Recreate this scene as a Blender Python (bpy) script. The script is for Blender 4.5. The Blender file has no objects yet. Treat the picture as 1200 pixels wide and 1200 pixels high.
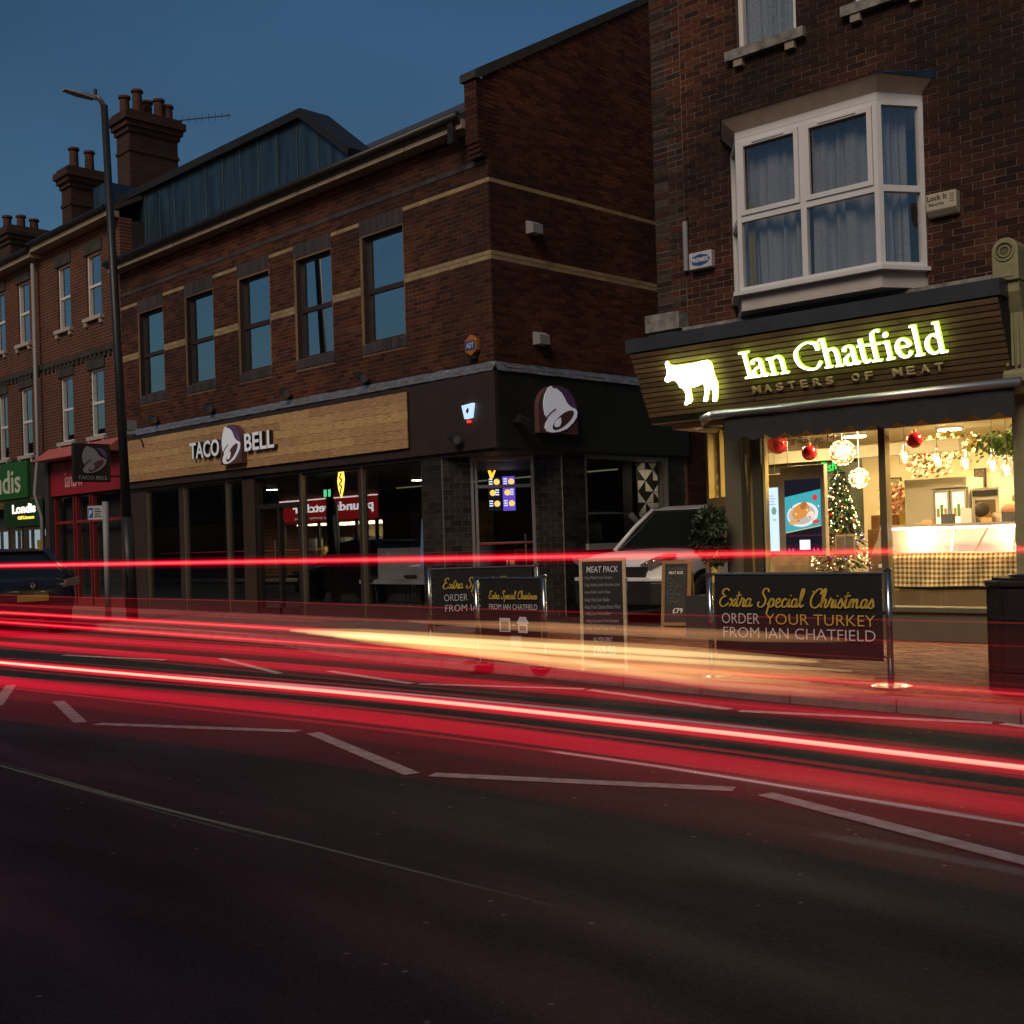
import bpy, bmesh, math, random
from mathutils import Vector, Matrix
random.seed(7)
S = bpy.context.scene
COL = S.collection

# ------------------------------------------------------------------ camera
cam_d = bpy.data.cameras.new("camera"); cam = bpy.data.objects.new("camera", cam_d); COL.objects.link(cam)
YAW, PITCH, ROLL, CAMH = -0.797, 0.0041, -0.0308, 1.35
cy, sy, cp, sp = math.cos(YAW), math.sin(YAW), math.cos(PITCH), math.sin(PITCH)
fw = Vector((sy*cp, cy*cp, sp)); rt = Vector((cy, -sy, 0)); up = rt.cross(fw)
cr, sr = math.cos(ROLL), math.sin(ROLL)
r2 = rt*cr + up*sr; u2 = up*cr - rt*sr
cam.matrix_world = Matrix(((r2.x,u2.x,-fw.x,0),(r2.y,u2.y,-fw.y,0),(r2.z,u2.z,-fw.z,CAMH),(0,0,0,1)))
cam_d.sensor_width = 36; cam_d.lens = 36*1369.6/1200; cam_d.shift_y = 28/1200
cam_d.clip_start = .05; cam_d.clip_end = 600
S.camera = cam
CAM = Vector((0,0,CAMH))

# ------------------------------------------------------------------ world, sun, exposure (dusk)
W = bpy.data.worlds.new("World"); S.world = W; W.use_nodes = True
nt = W.node_tree; nt.nodes.clear()
sky_n = nt.nodes.new('ShaderNodeTexSky'); sky_n.sky_type = 'NISHITA'; sky_n.sun_disc = False
sky_n.sun_elevation = math.radians(2.0); sky_n.sun_rotation = math.radians(140)
sky_n.ozone_density = 3.1; sky_n.air_density = 1.0; sky_n.dust_density = 1
bgn = nt.nodes.new('ShaderNodeBackground'); bgn.inputs['Strength'].default_value = .14
wo = nt.nodes.new('ShaderNodeOutputWorld')
tcw = nt.nodes.new('ShaderNodeTexCoord'); mpw = nt.nodes.new('ShaderNodeMapping'); mpw.inputs['Scale'].default_value = (1,1,2.5)
ncl = nt.nodes.new('ShaderNodeTexNoise'); ncl.inputs['Scale'].default_value = 2.6; ncl.inputs['Detail'].default_value = 6   # thin, even cloud over the whole sky
mrc = nt.nodes.new('ShaderNodeMapRange'); mrc.inputs['From Min'].default_value = .3; mrc.inputs['From Max'].default_value = .7; mrc.inputs['To Min'].default_value = .12; mrc.inputs['To Max'].default_value = .155
nt.links.new(tcw.outputs['Generated'], mpw.inputs[0]); nt.links.new(mpw.outputs[0], ncl.inputs['Vector']); nt.links.new(ncl.outputs[0], mrc.inputs['Value']); nt.links.new(mrc.outputs[0], bgn.inputs['Strength'])
nt.links.new(sky_n.outputs[0], bgn.inputs[0]); nt.links.new(bgn.outputs[0], wo.inputs[0])
sun_d = bpy.data.lights.new("sun", 'SUN'); sun = bpy.data.objects.new("sun", sun_d); COL.objects.link(sun)
sun_d.energy = 1.35; sun_d.angle = math.radians(28); sun_d.color = (1.0, .80, .60)
sun.rotation_euler = Vector((-.24, .74, -.66)).to_track_quat('-Z', 'Y').to_euler()   # added warm fill from behind the camera in place of street light
S.view_settings.view_transform = 'Standard'; S.view_settings.look = 'None'
S.view_settings.exposure = 0; S.view_settings.gamma = 1
S.cycles.use_denoising = True
S.cycles.max_bounces = 8; S.cycles.diffuse_bounces = 3; S.cycles.glossy_bounces = 4
S.cycles.transparent_max_bounces = 24; S.cycles.volume_bounces = 0
S.cycles.sample_clamp_indirect = 4; S.cycles.caustics_reflective = False; S.cycles.caustics_refractive = False

# ------------------------------------------------------------------ materials
MATS = {}
def newmat(name):
    m = bpy.data.materials.new(name); m.use_nodes = True
    return m, m.node_tree, m.node_tree.nodes['Principled BSDF']
def M(name, col, rough=.6, metal=0, var=0, scale=6, bump=0, bscale=None, stretch=(1,1,1), island=0, coat=0, spec=.5, stain=0):
    """procedural material: base colour, noise variation, per-piece variation, bump, big soft stains"""
    if name in MATS: return MATS[name]
    m, t, b = newmat(name); L = t.links.new
    b.inputs['Roughness'].default_value = rough; b.inputs['Metallic'].default_value = metal
    b.inputs['Specular IOR Level'].default_value = spec
    if coat: b.inputs['Coat Weight'].default_value = coat
    b.inputs['Base Color'].default_value = (*col, 1)
    if var or bump or island or stain:
        tc = t.nodes.new('ShaderNodeTexCoord'); mp = t.nodes.new('ShaderNodeMapping'); mp.inputs['Scale'].default_value = stretch
        L(tc.outputs['Object'], mp.inputs[0])
        nz = t.nodes.new('ShaderNodeTexNoise'); nz.inputs['Scale'].default_value = scale; nz.inputs['Detail'].default_value = 6
        L(mp.outputs[0], nz.inputs['Vector'])
        hsv = t.nodes.new('ShaderNodeHueSaturation'); hsv.inputs['Color'].default_value = (*col, 1)
        mr = t.nodes.new('ShaderNodeMapRange'); mr.inputs['From Min'].default_value = .25; mr.inputs['From Max'].default_value = .75
        mr.inputs['To Min'].default_value = 1-var; mr.inputs['To Max'].default_value = 1+var
        L(nz.outputs[0], mr.inputs['Value']); val = mr.outputs[0]
        if island:
            ge = t.nodes.new('ShaderNodeNewGeometry'); oi = t.nodes.new('ShaderNodeObjectInfo')
            ad = t.nodes.new('ShaderNodeMath'); ad.operation = 'ADD'; L(ge.outputs['Random Per Island'], ad.inputs[0]); L(oi.outputs['Random'], ad.inputs[1])
            fr = t.nodes.new('ShaderNodeMath'); fr.operation = 'FRACT'; L(ad.outputs[0], fr.inputs[0])
            pw = t.nodes.new('ShaderNodeMapRange'); pw.inputs['To Min'].default_value = 1-island; pw.inputs['To Max'].default_value = 1+island*.7; L(fr.outputs[0], pw.inputs['Value'])
            mu = t.nodes.new('ShaderNodeMath'); mu.operation = 'MULTIPLY'; L(val, mu.inputs[0]); L(pw.outputs[0], mu.inputs[1]); val = mu.outputs[0]
            hu = t.nodes.new('ShaderNodeMapRange'); hu.inputs['To Min'].default_value = .488; hu.inputs['To Max'].default_value = .512; L(fr.outputs[0], hu.inputs['Value']); L(hu.outputs[0], hsv.inputs['Hue'])
        if stain:
            n2 = t.nodes.new('ShaderNodeTexNoise'); n2.inputs['Scale'].default_value = .55; n2.inputs['Detail'].default_value = 5
            gp = t.nodes.new('ShaderNodeNewGeometry'); L(gp.outputs['Position'], n2.inputs['Vector'])
            m2 = t.nodes.new('ShaderNodeMapRange'); m2.inputs['From Min'].default_value = .35; m2.inputs['From Max'].default_value = .62
            m2.inputs['To Min'].default_value = 1-stain; m2.inputs['To Max'].default_value = 1.1; L(n2.outputs[0], m2.inputs['Value'])
            mu = t.nodes.new('ShaderNodeMath'); mu.operation = 'MULTIPLY'; L(val, mu.inputs[0]); L(m2.outputs[0], mu.inputs[1]); val = mu.outputs[0]
        L(val, hsv.inputs['Value']); L(hsv.outputs[0], b.inputs['Base Color'])
        if bump:
            n3 = t.nodes.new('ShaderNodeTexNoise'); n3.inputs['Scale'].default_value = bscale or scale*3; n3.inputs['Detail'].default_value = 4
            L(mp.outputs[0], n3.inputs['Vector'])
            bp = t.nodes.new('ShaderNodeBump'); bp.inputs['Strength'].default_value = bump; bp.inputs['Distance'].default_value = .02
            L(n3.outputs[0], bp.inputs['Height']); L(bp.outputs[0], b.inputs['Normal'])
    MATS[name] = m; return m
def EM(name, col, strength, sample=True):
    if name in MATS: return MATS[name]
    m = bpy.data.materials.new(name); m.use_nodes = True; t = m.node_tree; t.nodes.clear()
    e = t.nodes.new('ShaderNodeEmission'); e.inputs[0].default_value = (*col, 1); e.inputs[1].default_value = strength
    o = t.nodes.new('ShaderNodeOutputMaterial'); t.links.new(e.outputs[0], o.inputs[0])
    if not sample: m.cycles.emission_sampling = 'NONE'
    MATS[name] = m; return m
def GLASS(name, base=.08, tint=(1,1,1), gcol=(1,1,1), rough=0.0):
    """pane: fresnel reflection over clear glass"""
    if name in MATS: return MATS[name]
    m = bpy.data.materials.new(name); m.use_nodes = True; t = m.node_tree; t.nodes.clear(); L = t.links.new
    tr = t.nodes.new('ShaderNodeBsdfTransparent'); tr.inputs[0].default_value = (*tint, 1)
    gl = t.nodes.new('ShaderNodeBsdfGlossy'); gl.inputs['Roughness'].default_value = rough; gl.inputs['Color'].default_value = (*gcol, 1)
    fr = t.nodes.new('ShaderNodeFresnel'); ge = t.nodes.new('ShaderNodeNewGeometry'); io = t.nodes.new('ShaderNodeMapRange'); io.inputs['To Min'].default_value = 1.5; io.inputs['To Max'].default_value = 1/1.5; L(ge.outputs['Backfacing'], io.inputs['Value']); L(io.outputs[0], fr.inputs[0])
    ad = t.nodes.new('ShaderNodeMath'); ad.operation = 'ADD'; ad.use_clamp = True; ad.inputs[1].default_value = base; L(fr.outputs[0], ad.inputs[0])
    mx = t.nodes.new('ShaderNodeMixShader'); L(ad.outputs[0], mx.inputs[0]); L(tr.outputs[0], mx.inputs[1]); L(gl.outputs[0], mx.inputs[2])
    o = t.nodes.new('ShaderNodeOutputMaterial'); L(mx.outputs[0], o.inputs[0]); MATS[name] = m; return m
def GLOW(name, col, strength):
    """a tube of glowing air: homogeneous emitting volume"""
    if name in MATS: return MATS[name]
    m = bpy.data.materials.new(name); m.use_nodes = True; t = m.node_tree; t.nodes.clear()
    e = t.nodes.new('ShaderNodeEmission'); e.inputs[0].default_value = (*col, 1); e.inputs[1].default_value = strength
    o = t.nodes.new('ShaderNodeOutputMaterial'); t.links.new(e.outputs[0], o.inputs['Volume'])
    m.cycles.homogeneous_volume = True
    MATS[name] = m; return m

brick_m = M('red_brick', (.088,.020,.009), .85, var=.35, scale=30, bump=.3, island=.6, stain=.55)
brick_old = M('old_red_brick', (.068,.016,.008), .88, var=.4, scale=26, bump=.4, island=.7, stain=.75)
brick_soot = M('sooty_brick', (.045,.03,.025), .9, var=.5, scale=14, bump=.4, island=.6)
yel_brick = M('buff_brick', (.36,.26,.145), .85, var=.15, scale=25, bump=.2, island=.18)
eng_brick = M('grey_engineering_brick', (.062,.052,.055), .6, var=.2, scale=20, island=.3)
mortar = M('mortar', (.22,.14,.085), .95, var=.2, scale=20, stain=.4)
mortar_old = M('old_mortar', (.20,.15,.11), .95, var=.4, scale=5, stain=.6)
stone = M('weathered_stone', (.26,.25,.23), .9, var=.6, scale=7, bump=.4)
plank_m = M('varnished_pine', (.56,.35,.165), .55, var=.5, scale=5, stretch=(1.0,11,11), bump=.2, island=.22)
slat_m = M('dark_stained_slat', (.20,.13,.07), .55, var=.3, scale=8, stretch=(.7,10,10), island=.25)
brown_p = M('brown_black_paint', (.045,.03,.027), .5, var=.15, scale=3)
black_p = M('black_paint', (.018,.017,.017), .5, var=.25, scale=2)
dark_in = M('dark_interior', (.03,.03,.033), .8, var=.2)
upvc = M('white_window_frame', (.80,.81,.82), .4, var=.05, scale=3)
old_white = M('peeling_white_board', (.60,.55,.50), .75, var=.12, scale=4, bump=.15)
lead = M('lead_sheet', (.035,.075,.12), .45, metal=.4, var=.55, scale=3, stretch=(2.2,2.2,.35), bump=.12)
flash_m = M('crinkled_lead_flashing', (.74,.72,.68), .28, metal=.85, var=.3, scale=12, bump=.7, bscale=22)
slate_m = M('roof_slate', (.055,.058,.068), .6, var=.3, scale=8, island=.35)
tile_roof = M('roof_tile', (.07,.05,.045), .8, var=.4, scale=5)
fascia_w = M('cream_eaves_board', (.36,.30,.23), .7, var=.25, scale=3)
chrome = M('brushed_steel', (.62,.60,.56), .22, metal=1, var=.08, scale=20)
alu = M('silver_trim', (.55,.55,.55), .35, metal=.9)
brass = M('brass', (.62,.45,.16), .3, metal=.9)
btile_m = M('black_glazed_tile', (.034,.032,.030), .22, var=.3, scale=5, island=.4)
grout = M('dark_grout', (.30,.28,.25), .9)
asphalt = None
paver_m = M('clay_paver', (.22,.095,.052), .8, var=.3, scale=18, bump=.25, island=.4, stain=.3)
kerb_m = M('kerb_stone', (.22,.20,.19), .85, var=.25, scale=9, bump=.2, island=.15)
paint_w = M('worn_road_paint', (.55,.55,.52), .8, var=.35, scale=9, bump=.3, bscale=120)
shop_p = M('olive_grey_paint', (.145,.135,.095), .5, var=.1, scale=3)
trim_d = M('slate_blue_trim', (.045,.055,.072), .5, var=.2, scale=3)
corb_m = M('sage_green_paint', (.30,.29,.155), .55, var=.18, scale=5, bump=.1)
awn_m = M('charcoal_canvas', (.035,.036,.038), .85, var=.2, scale=9)
cream_w = M('cream_wall', (.68,.60,.38), .8, var=.06, scale=2)
white_p = M('white_gloss', (.8,.8,.78), .3)
white_m = M('white_letter_face', (.85,.85,.84), .45)
lit_face = M('lit_letter_face', (.85,.85,.86), .4); lit_face.node_tree.nodes['Principled BSDF'].inputs['Emission Color'].default_value = (.75,.82,1,1); lit_face.node_tree.nodes['Principled BSDF'].inputs['Emission Strength'].default_value = .17
purple_m = M('purple_badge', (.16,.09,.30), .45)
plum_m = M('plum_badge', (.13,.06,.065), .45)
tan_l = M('tan_letter', (.72,.54,.34), .5)
gold_p = M('gold_print', (.75,.52,.09), .6)
grey_p = M('pale_grey_print', (.72,.72,.74), .6)
chalk = M('chalk', (.75,.75,.78), .9)
banner_m = M('black_banner_canvas', (.013,.013,.015), .7, var=.3, scale=4)
board_m = M('chalkboard', (.02,.019,.019), .6, var=.4, scale=3)
oak_pale = M('pale_wood_frame', (.66,.54,.36), .55, var=.2, scale=6, stretch=(6,6,1))
oak_dark = M('tan_wood_frame', (.25,.14,.06), .55, var=.2, scale=6, stretch=(6,6,1))
black_pl = M('black_plastic', (.02,.02,.02), .42, var=.2, scale=6)
mast_m = M('dark_lamp_post_paint', (.02,.022,.026), .45, var=.15, scale=3)
grey_pl = M('grey_plastic', (.30,.31,.32), .5)
curt_w = M('pale_curtain', (.31,.32,.345), .85, var=.15, scale=4, stretch=(8,8,.4))
curt_l = M('net_curtain', (.33,.37,.40), .85, var=.2, scale=4, stretch=(8,8,.4))
curt_y = M('yellow_curtain', (.25,.20,.04), .85, var=.1)
g_up = GLASS('office_glass', .82, gcol=(.92,.97,1.0))
g_bay = GLASS('bay_glass', .10)
g_shop = GLASS('shop_glass', .05)
g_clear = GLASS('butcher_glass', .0)
g_bottle = GLASS('bottle_glass', .13)
g_counter = GLASS('counter_glass', .0, rough=.3)

# ------------------------------------------------------------------ mesh helpers
WM = {}
I4 = Matrix.Identity(4)
class MB:
    def __init__(s): s.v = []; s.f = []
    def add(s, vs, fs):
        n = len(s.v); s.v += [tuple(v) for v in vs]; s.f += [tuple(i+n for i in f) for f in fs]; return s
    def box(s, x0,x1,y0,y1,z0,z1):
        return s.add([(x0,y0,z0),(x1,y0,z0),(x1,y1,z0),(x0,y1,z0),(x0,y0,z1),(x1,y0,z1),(x1,y1,z1),(x0,y1,z1)],
              [(0,3,2,1),(4,5,6,7),(0,1,5,4),(1,2,6,5),(2,3,7,6),(3,0,4,7)])
    def hexa(s, p8):   # 4 bottom, 4 top corner points
        return s.add(p8, [(0,3,2,1),(4,5,6,7),(0,1,5,4),(1,2,6,5),(2,3,7,6),(3,0,4,7)])
    def prism(s, poly, h0, h1, ax=2):
        """polygon (a,b) swept along axis ax from h0 to h1"""
        def P(a,b,h): return (a,b,h) if ax==2 else ((a,h,b) if ax==1 else (h,a,b))
        n = len(poly); vs = [P(a,b,h0) for a,b in poly]+[P(a,b,h1) for a,b in poly]
        return s.add(vs, [tuple(range(n))[::-1], tuple(range(n,2*n))]+[(i,(i+1)%n,(i+1)%n+n,i+n) for i in range(n)])
    def cyl(s, p0, p1, r0, r1=None, n=12, cap=True):
        r1 = r0 if r1 is None else r1
        p0, p1 = Vector(p0), Vector(p1); d = (p1-p0).normalized()
        a = d.orthogonal().normalized(); b = d.cross(a)
        vs = []
        for p, r in ((p0,r0),(p1,r1)):
            for i in range(n):
                t = 2*math.pi*i/n; vs.append(p+a*(r*math.cos(t))+b*(r*math.sin(t)))
        fs = [(i,(i+1)%n,(i+1)%n+n,i+n) for i in range(n)]
        if cap: fs += [tuple(range(n))[::-1], tuple(range(n,2*n))]
        return s.add(vs, fs)
    def tube(s, pts, r, n=8, cap=True):
        pts = [Vector(p) for p in pts]; rs = r if isinstance(r,(list,tuple)) else [r]*len(pts)
        vs = []; prev = None
        for i,p in enumerate(pts):
            d = (pts[min(i+1,len(pts)-1)]-pts[max(i-1,0)]).normalized()
            if prev is None: a = d.orthogonal().normalized()
            else: a = (prev-d*prev.dot(d)).normalized()
            prev = a; b = d.cross(a)
            for k in range(n):
                t = 2*math.pi*k/n; vs.append(p+a*(rs[i]*math.cos(t))+b*(rs[i]*math.sin(t)))
        fs = []
        for i in range(len(pts)-1):
            for k in range(n): fs.append((i*n+k, i*n+(k+1)%n, (i+1)*n+(k+1)%n, (i+1)*n+k))
        if cap: fs += [tuple(range(n))[::-1], tuple((len(pts)-1)*n+k for k in range(n))]
        return s.add(vs, fs)
    def lathe(s, prof, c=(0,0,0), n=20, ax=2):
        vs = []; c = Vector(c)
        for r,h in prof:
            for k in range(n):
                t = 2*math.pi*k/n; a,b = r*math.cos(t), r*math.sin(t)
                vs.append(c+Vector((a,b,h) if ax==2 else ((a,h,b) if ax==1 else (h,a,b))))
        fs = []
        for i in range(len(prof)-1):
            for k in range(n): fs.append((i*n+k, i*n+(k+1)%n, (i+1)*n+(k+1)%n, (i+1)*n+k))
        fs += [tuple(range(n))[::-1], tuple((len(prof)-1)*n+k for k in range(n))]
        return s.add(vs, fs)
    def ball(s, c, rx, ry=None, rz=None, n=14, m=9):
        ry = rx if ry is None else ry; rz = rx if rz is None else rz
        vs = []; c = Vector(c)
        for i in range(m+1):
            th = math.pi*i/m
            for k in range(n):
                ph = 2*math.pi*k/n
                vs.append(c+Vector((rx*math.sin(th)*math.cos(ph), ry*math.sin(th)*math.sin(ph), rz*math.cos(th))))
        fs = [(i*n+k,(i+1)*n+k,(i+1)*n+(k+1)%n,i*n+(k+1)%n) for i in range(m) for k in range(n)]
        return s.add(vs, fs)
    def quad(s, a,b,c,d): return s.add([a,b,c,d],[(0,1,2,3)])
    def xf(s, mat): s.v = [tuple(mat @ Vector(v)) for v in s.v]; return s
    def build(s, name, mat, parent=None, frame=None, smooth=False, bevel=0):
        frame = frame or I4
        xs,ys,zs = zip(*s.v)
        o3 = Vector(((min(xs)+max(xs))/2,(min(ys)+max(ys))/2,min(zs)))
        me = bpy.data.meshes.new(name)
        me.from_pydata([(v[0]-o3.x,v[1]-o3.y,v[2]-o3.z) for v in s.v], [], s.f)
        bm = bmesh.new(); bm.from_mesh(me); bmesh.ops.remove_doubles(bm, verts=bm.verts, dist=1e-6)
        bmesh.ops.recalc_face_normals(bm, faces=bm.faces); bm.to_mesh(me); bm.free()
        me.materials.append(mat)
        if smooth: me.polygons.foreach_set('use_smooth', [True]*len(me.polygons))
        o = bpy.data.objects.new(name, me); COL.objects.link(o)
        if bevel:
            b = o.modifiers.new('bevel','BEVEL'); b.width = bevel; b.segments = 2; b.limit_method = 'ANGLE'
        return put(o, frame @ Matrix.Translation(o3), parent)
def put(o, mw, parent=None):
    WM[o.name] = mw
    if parent is not None:
        o.parent = parent; o.matrix_parent_inverse = I4.copy(); o.matrix_basis = WM[parent.name].inverted() @ mw
    else: o.matrix_basis = mw
    return o
def thing(name, label, cat, loc, rz=0, group=None):
    o = bpy.data.objects.new(name, None); COL.objects.link(o); o.empty_display_size = .1
    put(o, Matrix.Translation(Vector(loc)) @ Matrix.Rotation(rz, 4, 'Z'))
    return tag(o, label, cat, group)
def tag(o, label, cat, group=None):
    o['label'] = label; o['category'] = cat
    if group: o['group'] = group
    return o
def struct(o): o['kind'] = 'structure'; return o
def stuff(o): o['kind'] = 'stuff'; return o
KIDS = {}
def copy_tree(o, mw, parent=None, first=True):
    kids = [c for c in bpy.data.objects if c.parent == o] if o.name not in KIDS else KIDS[o.name]
    c = o.copy(); COL.objects.link(c); c.parent = None; put(c, mw, parent)
    for k in kids: copy_tree(k, mw @ k.matrix_basis, c, False)
    return c
def B(x0,x1,y0,y1,z0,z1): return MB().box(x0,x1,y0,y1,z0,z1)
# frames: local x along, y up, z out of the wall
FRONT = Matrix(((1,0,0,0),(0,0,-1,0),(0,1,0,0),(0,0,0,1)))          # x->X, y->Z, z->-Y
def wallframe(p, ang):   # wall through p running at angle ang (plan), outward on its right-hand side
    return Matrix.Translation(Vector(p)) @ Matrix.Rotation(ang,4,'Z') @ FRONT

# ------------------------------------------------------------------ bricks, tiles, pavers
def course(parent, fr, u0,u1,z0,z1, mat, bw=.225, bh=.07, joint=.009, th=.045, holes=(), top=None, name='brick', pool=None, stagger=.5, proud=0, jit=.0015):
    """pieces of one wall field; they go to a pool (frame, box, material) that is built by lay()"""
    rows = max(1, round((z1-z0)/bh)); h = (z1-z0)/rows
    for r in range(rows):
        a, b = z0+r*h, z0+(r+1)*h
        segs = [(u0,u1)]
        if top:
            lim = top((a+b)/2)
            if lim is None: continue
            segs = [(max(u0,lim[0]), min(u1,lim[1]))]
        for (hu0,hu1,hz0,hz1) in holes:
            if b > hz0+h*.4 and a < hz1-h*.4:
                ns = []
                for (s0,s1) in segs:
                    if hu1 <= s0 or hu0 >= s1: ns.append((s0,s1))
                    else:
                        if hu0 > s0: ns.append((s0,hu0))
                        if hu1 < s1: ns.append((hu1,s1))
                segs = ns
        off = (r%2)*bw*stagger
        for (s0,s1) in segs:
            k = math.floor((s0-off)/bw)
            while True:
                c0, c1 = off+k*bw, off+(k+1)*bw
                if c0 >= s1: break
                c0, c1 = max(c0,s0), min(c1,s1); k += 1
                if c1-c0 < .03: continue
                pool.append((c0+joint/2, c1-joint/2, a+joint/2, b-joint/2, proud+random.uniform(-jit,jit), mat))
def lay(parent, fr, pool, name, th=.045, limit=300, stuffname=None, want=True):
    """nearest full pieces as objects of their own, the rest joined per material"""
    inv = fr.inverted() @ CAM
    scored = sorted(range(len(pool)), key=lambda i: (Vector(((pool[i][0]+pool[i][1])/2,(pool[i][2]+pool[i][3])/2,0))-inv).length)
    single = set(scored[:limit]); meshes = {}
    rest = {}
    for i,(a,b,c,d,n,m) in enumerate(pool):
        if i in single:
            key = (round(b-a,3), round(d-c,3), m.name)
            if key not in meshes:
                mb = MB().box(-(b-a)/2,(b-a)/2,-(d-c)/2,(d-c)/2,-th,0)
                me = bpy.data.meshes.new(name); me.from_pydata(mb.v,[],[mb.f[k] for k in (1,2,3,4,5)]); me.materials.append(m); meshes[key] = me
            o = bpy.data.objects.new(name, meshes[key]); COL.objects.link(o)
            put(o, fr @ Matrix.Translation(((a+b)/2,(c+d)/2,n)), parent)
        else:
            rest.setdefault(m.name,(m,MB()))[1].add([(a,c,n-th),(b,c,n-th),(b,d,n-th),(a,d,n-th),(a,c,n),(b,c,n),(b,d,n),(a,d,n)],
                        [(4,5,6,7),(0,1,5,4),(1,2,6,5),(2,3,7,6),(3,0,4,7)])
    for m, mb in rest.values():
        me = bpy.data.meshes.new(stuffname or name+'work'); me.from_pydata(mb.v,[],mb.f); me.materials.append(m)
        o = bpy.data.objects.new(stuffname or name+'work', me); COL.objects.link(o); put(o, fr, parent); stuff(o)

# ------------------------------------------------------------------ lettering
def textmesh(body, shear=0, bold=0, extrude=0, spacing=1):
    cu = bpy.data.curves.new('t','FONT'); cu.body = body; cu.size = 1; cu.shear = shear; cu.offset = bold; cu.resolution_u = 3; cu.space_character = spacing
    ob = bpy.data.objects.new('t', cu); COL.objects.link(ob)
    dg = bpy.context.evaluated_depsgraph_get(); dg.update()
    me = bpy.data.meshes.new_from_object(ob.evaluated_get(dg)); 
    bpy.data.objects.remove(ob); bpy.data.curves.remove(cu)
    return me
def lettering(body, fr, x0,x1,y0,y1, mat, parent=None, depth=.004, shear=0, bold=0, name='lettering', spacing=1, sep=False):
    """text fitted into the rectangle x0..x1,y0..y1 of a frame"""
    me = textmesh(body, shear, bold, 0, spacing)
    vs = [v.co.copy() for v in me.vertices]; fs = [tuple(p.vertices) for p in me.polygons]
    bpy.data.meshes.remove(me)
    ax,bx = min(v.x for v in vs), max(v.x for v in vs); ay,by = min(v.y for v in vs), max(v.y for v in vs)
    P = [(x0+(v.x-ax)/(bx-ax)*(x1-x0), y0+(v.y-ay)/(by-ay)*(y1-y0)) for v in vs]
    mb = MB(); n = len(P)
    from collections import Counter
    ec = Counter()
    for f in fs:
        for i in range(len(f)): ec[(f[i],f[(i+1)%len(f)])] += 1
    vv = [(x,y,0) for x,y in P]+[(x,y,depth) for x,y in P]
    ff = [tuple(i+n for i in f) for f in fs]+[tuple(f[::-1]) for f in fs]
    for (a,b) in ec:
        if (b,a) not in ec: ff.append((a,b,b+n,a+n))
    if not sep:
        mb.add(vv, ff); return mb.build(name, mat, parent, fr)
    # split into separate letters by connected pieces
    par = list(range(2*n))
    def find(i):
        while par[i] != i: par[i] = par[par[i]]; i = par[i]
        return i
    for f in ff:
        for i in f[1:]: par[find(i)] = find(f[0])
    groups = {}
    for f in ff: groups.setdefault(find(f[0]),[]).append(f)
    out = []
    for g in groups.values():
        mb = MB(); mb.v = list(vv); used = sorted({i for f in g for i in f}); mp = {i:k for k,i in enumerate(used)}
        mb.v = [vv[i] for i in used]; mb.f = [tuple(mp[i] for i in f) for f in g]
        out.append(mb.build(name, mat, parent, fr))
    return out
def smooth_line(pts, k=5):
    out = []
    for i in range(len(pts)-1):
        p0 = pts[max(i-1,0)]; p1 = pts[i]; p2 = pts[i+1]; p3 = pts[min(i+2,len(pts)-1)]
        for j in range(k):
            t = j/k
            out.append(tuple(.5*((2*b)+(-a+c)*t+(2*a-5*b+4*c-d)*t*t+(-a+3*b-3*c+d)*t**3) for a,b,c,d in zip(p0,p1,p2,p3)))
    out.append(tuple(pts[-1])); return out
def pen(mb, pts, thick, thin, depth, smooth=True, z=0):
    """stroke of a broad pen: verticals thick, horizontals thin"""
    P = smooth_line(pts) if smooth and len(pts) > 2 else pts
    L, R = [], []
    for i,p in enumerate(P):
        a = P[max(i-1,0)]; b = P[min(i+1,len(P)-1)]
        dx,dy = b[0]-a[0], b[1]-a[1]; l = math.hypot(dx,dy) or 1e-6; dx/=l; dy/=l
        w = (thin+(thick-thin)*abs(dy)**1.3)/2
        L.append((p[0]-dy*w,p[1]+dx*w)); R.append((p[0]+dy*w,p[1]-dx*w))
    n = len(P)
    vs = [(x,y,z) for x,y in L+R]+[(x,y,z+depth) for x,y in L+R]
    fs = []
    for i in range(n-1):
        fs += [(2*n+i,3*n+i,3*n+i+1,2*n+i+1),(i,i+1,n+i+1,n+i),(i,2*n+i,2*n+i+1,i+1),(n+i,n+i+1,3*n+i+1,3*n+i)]
    fs += [(0,n,3*n,2*n),(n-1,3*n-1,4*n-1,2*n-1)]
    mb.add(vs, fs)
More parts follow.
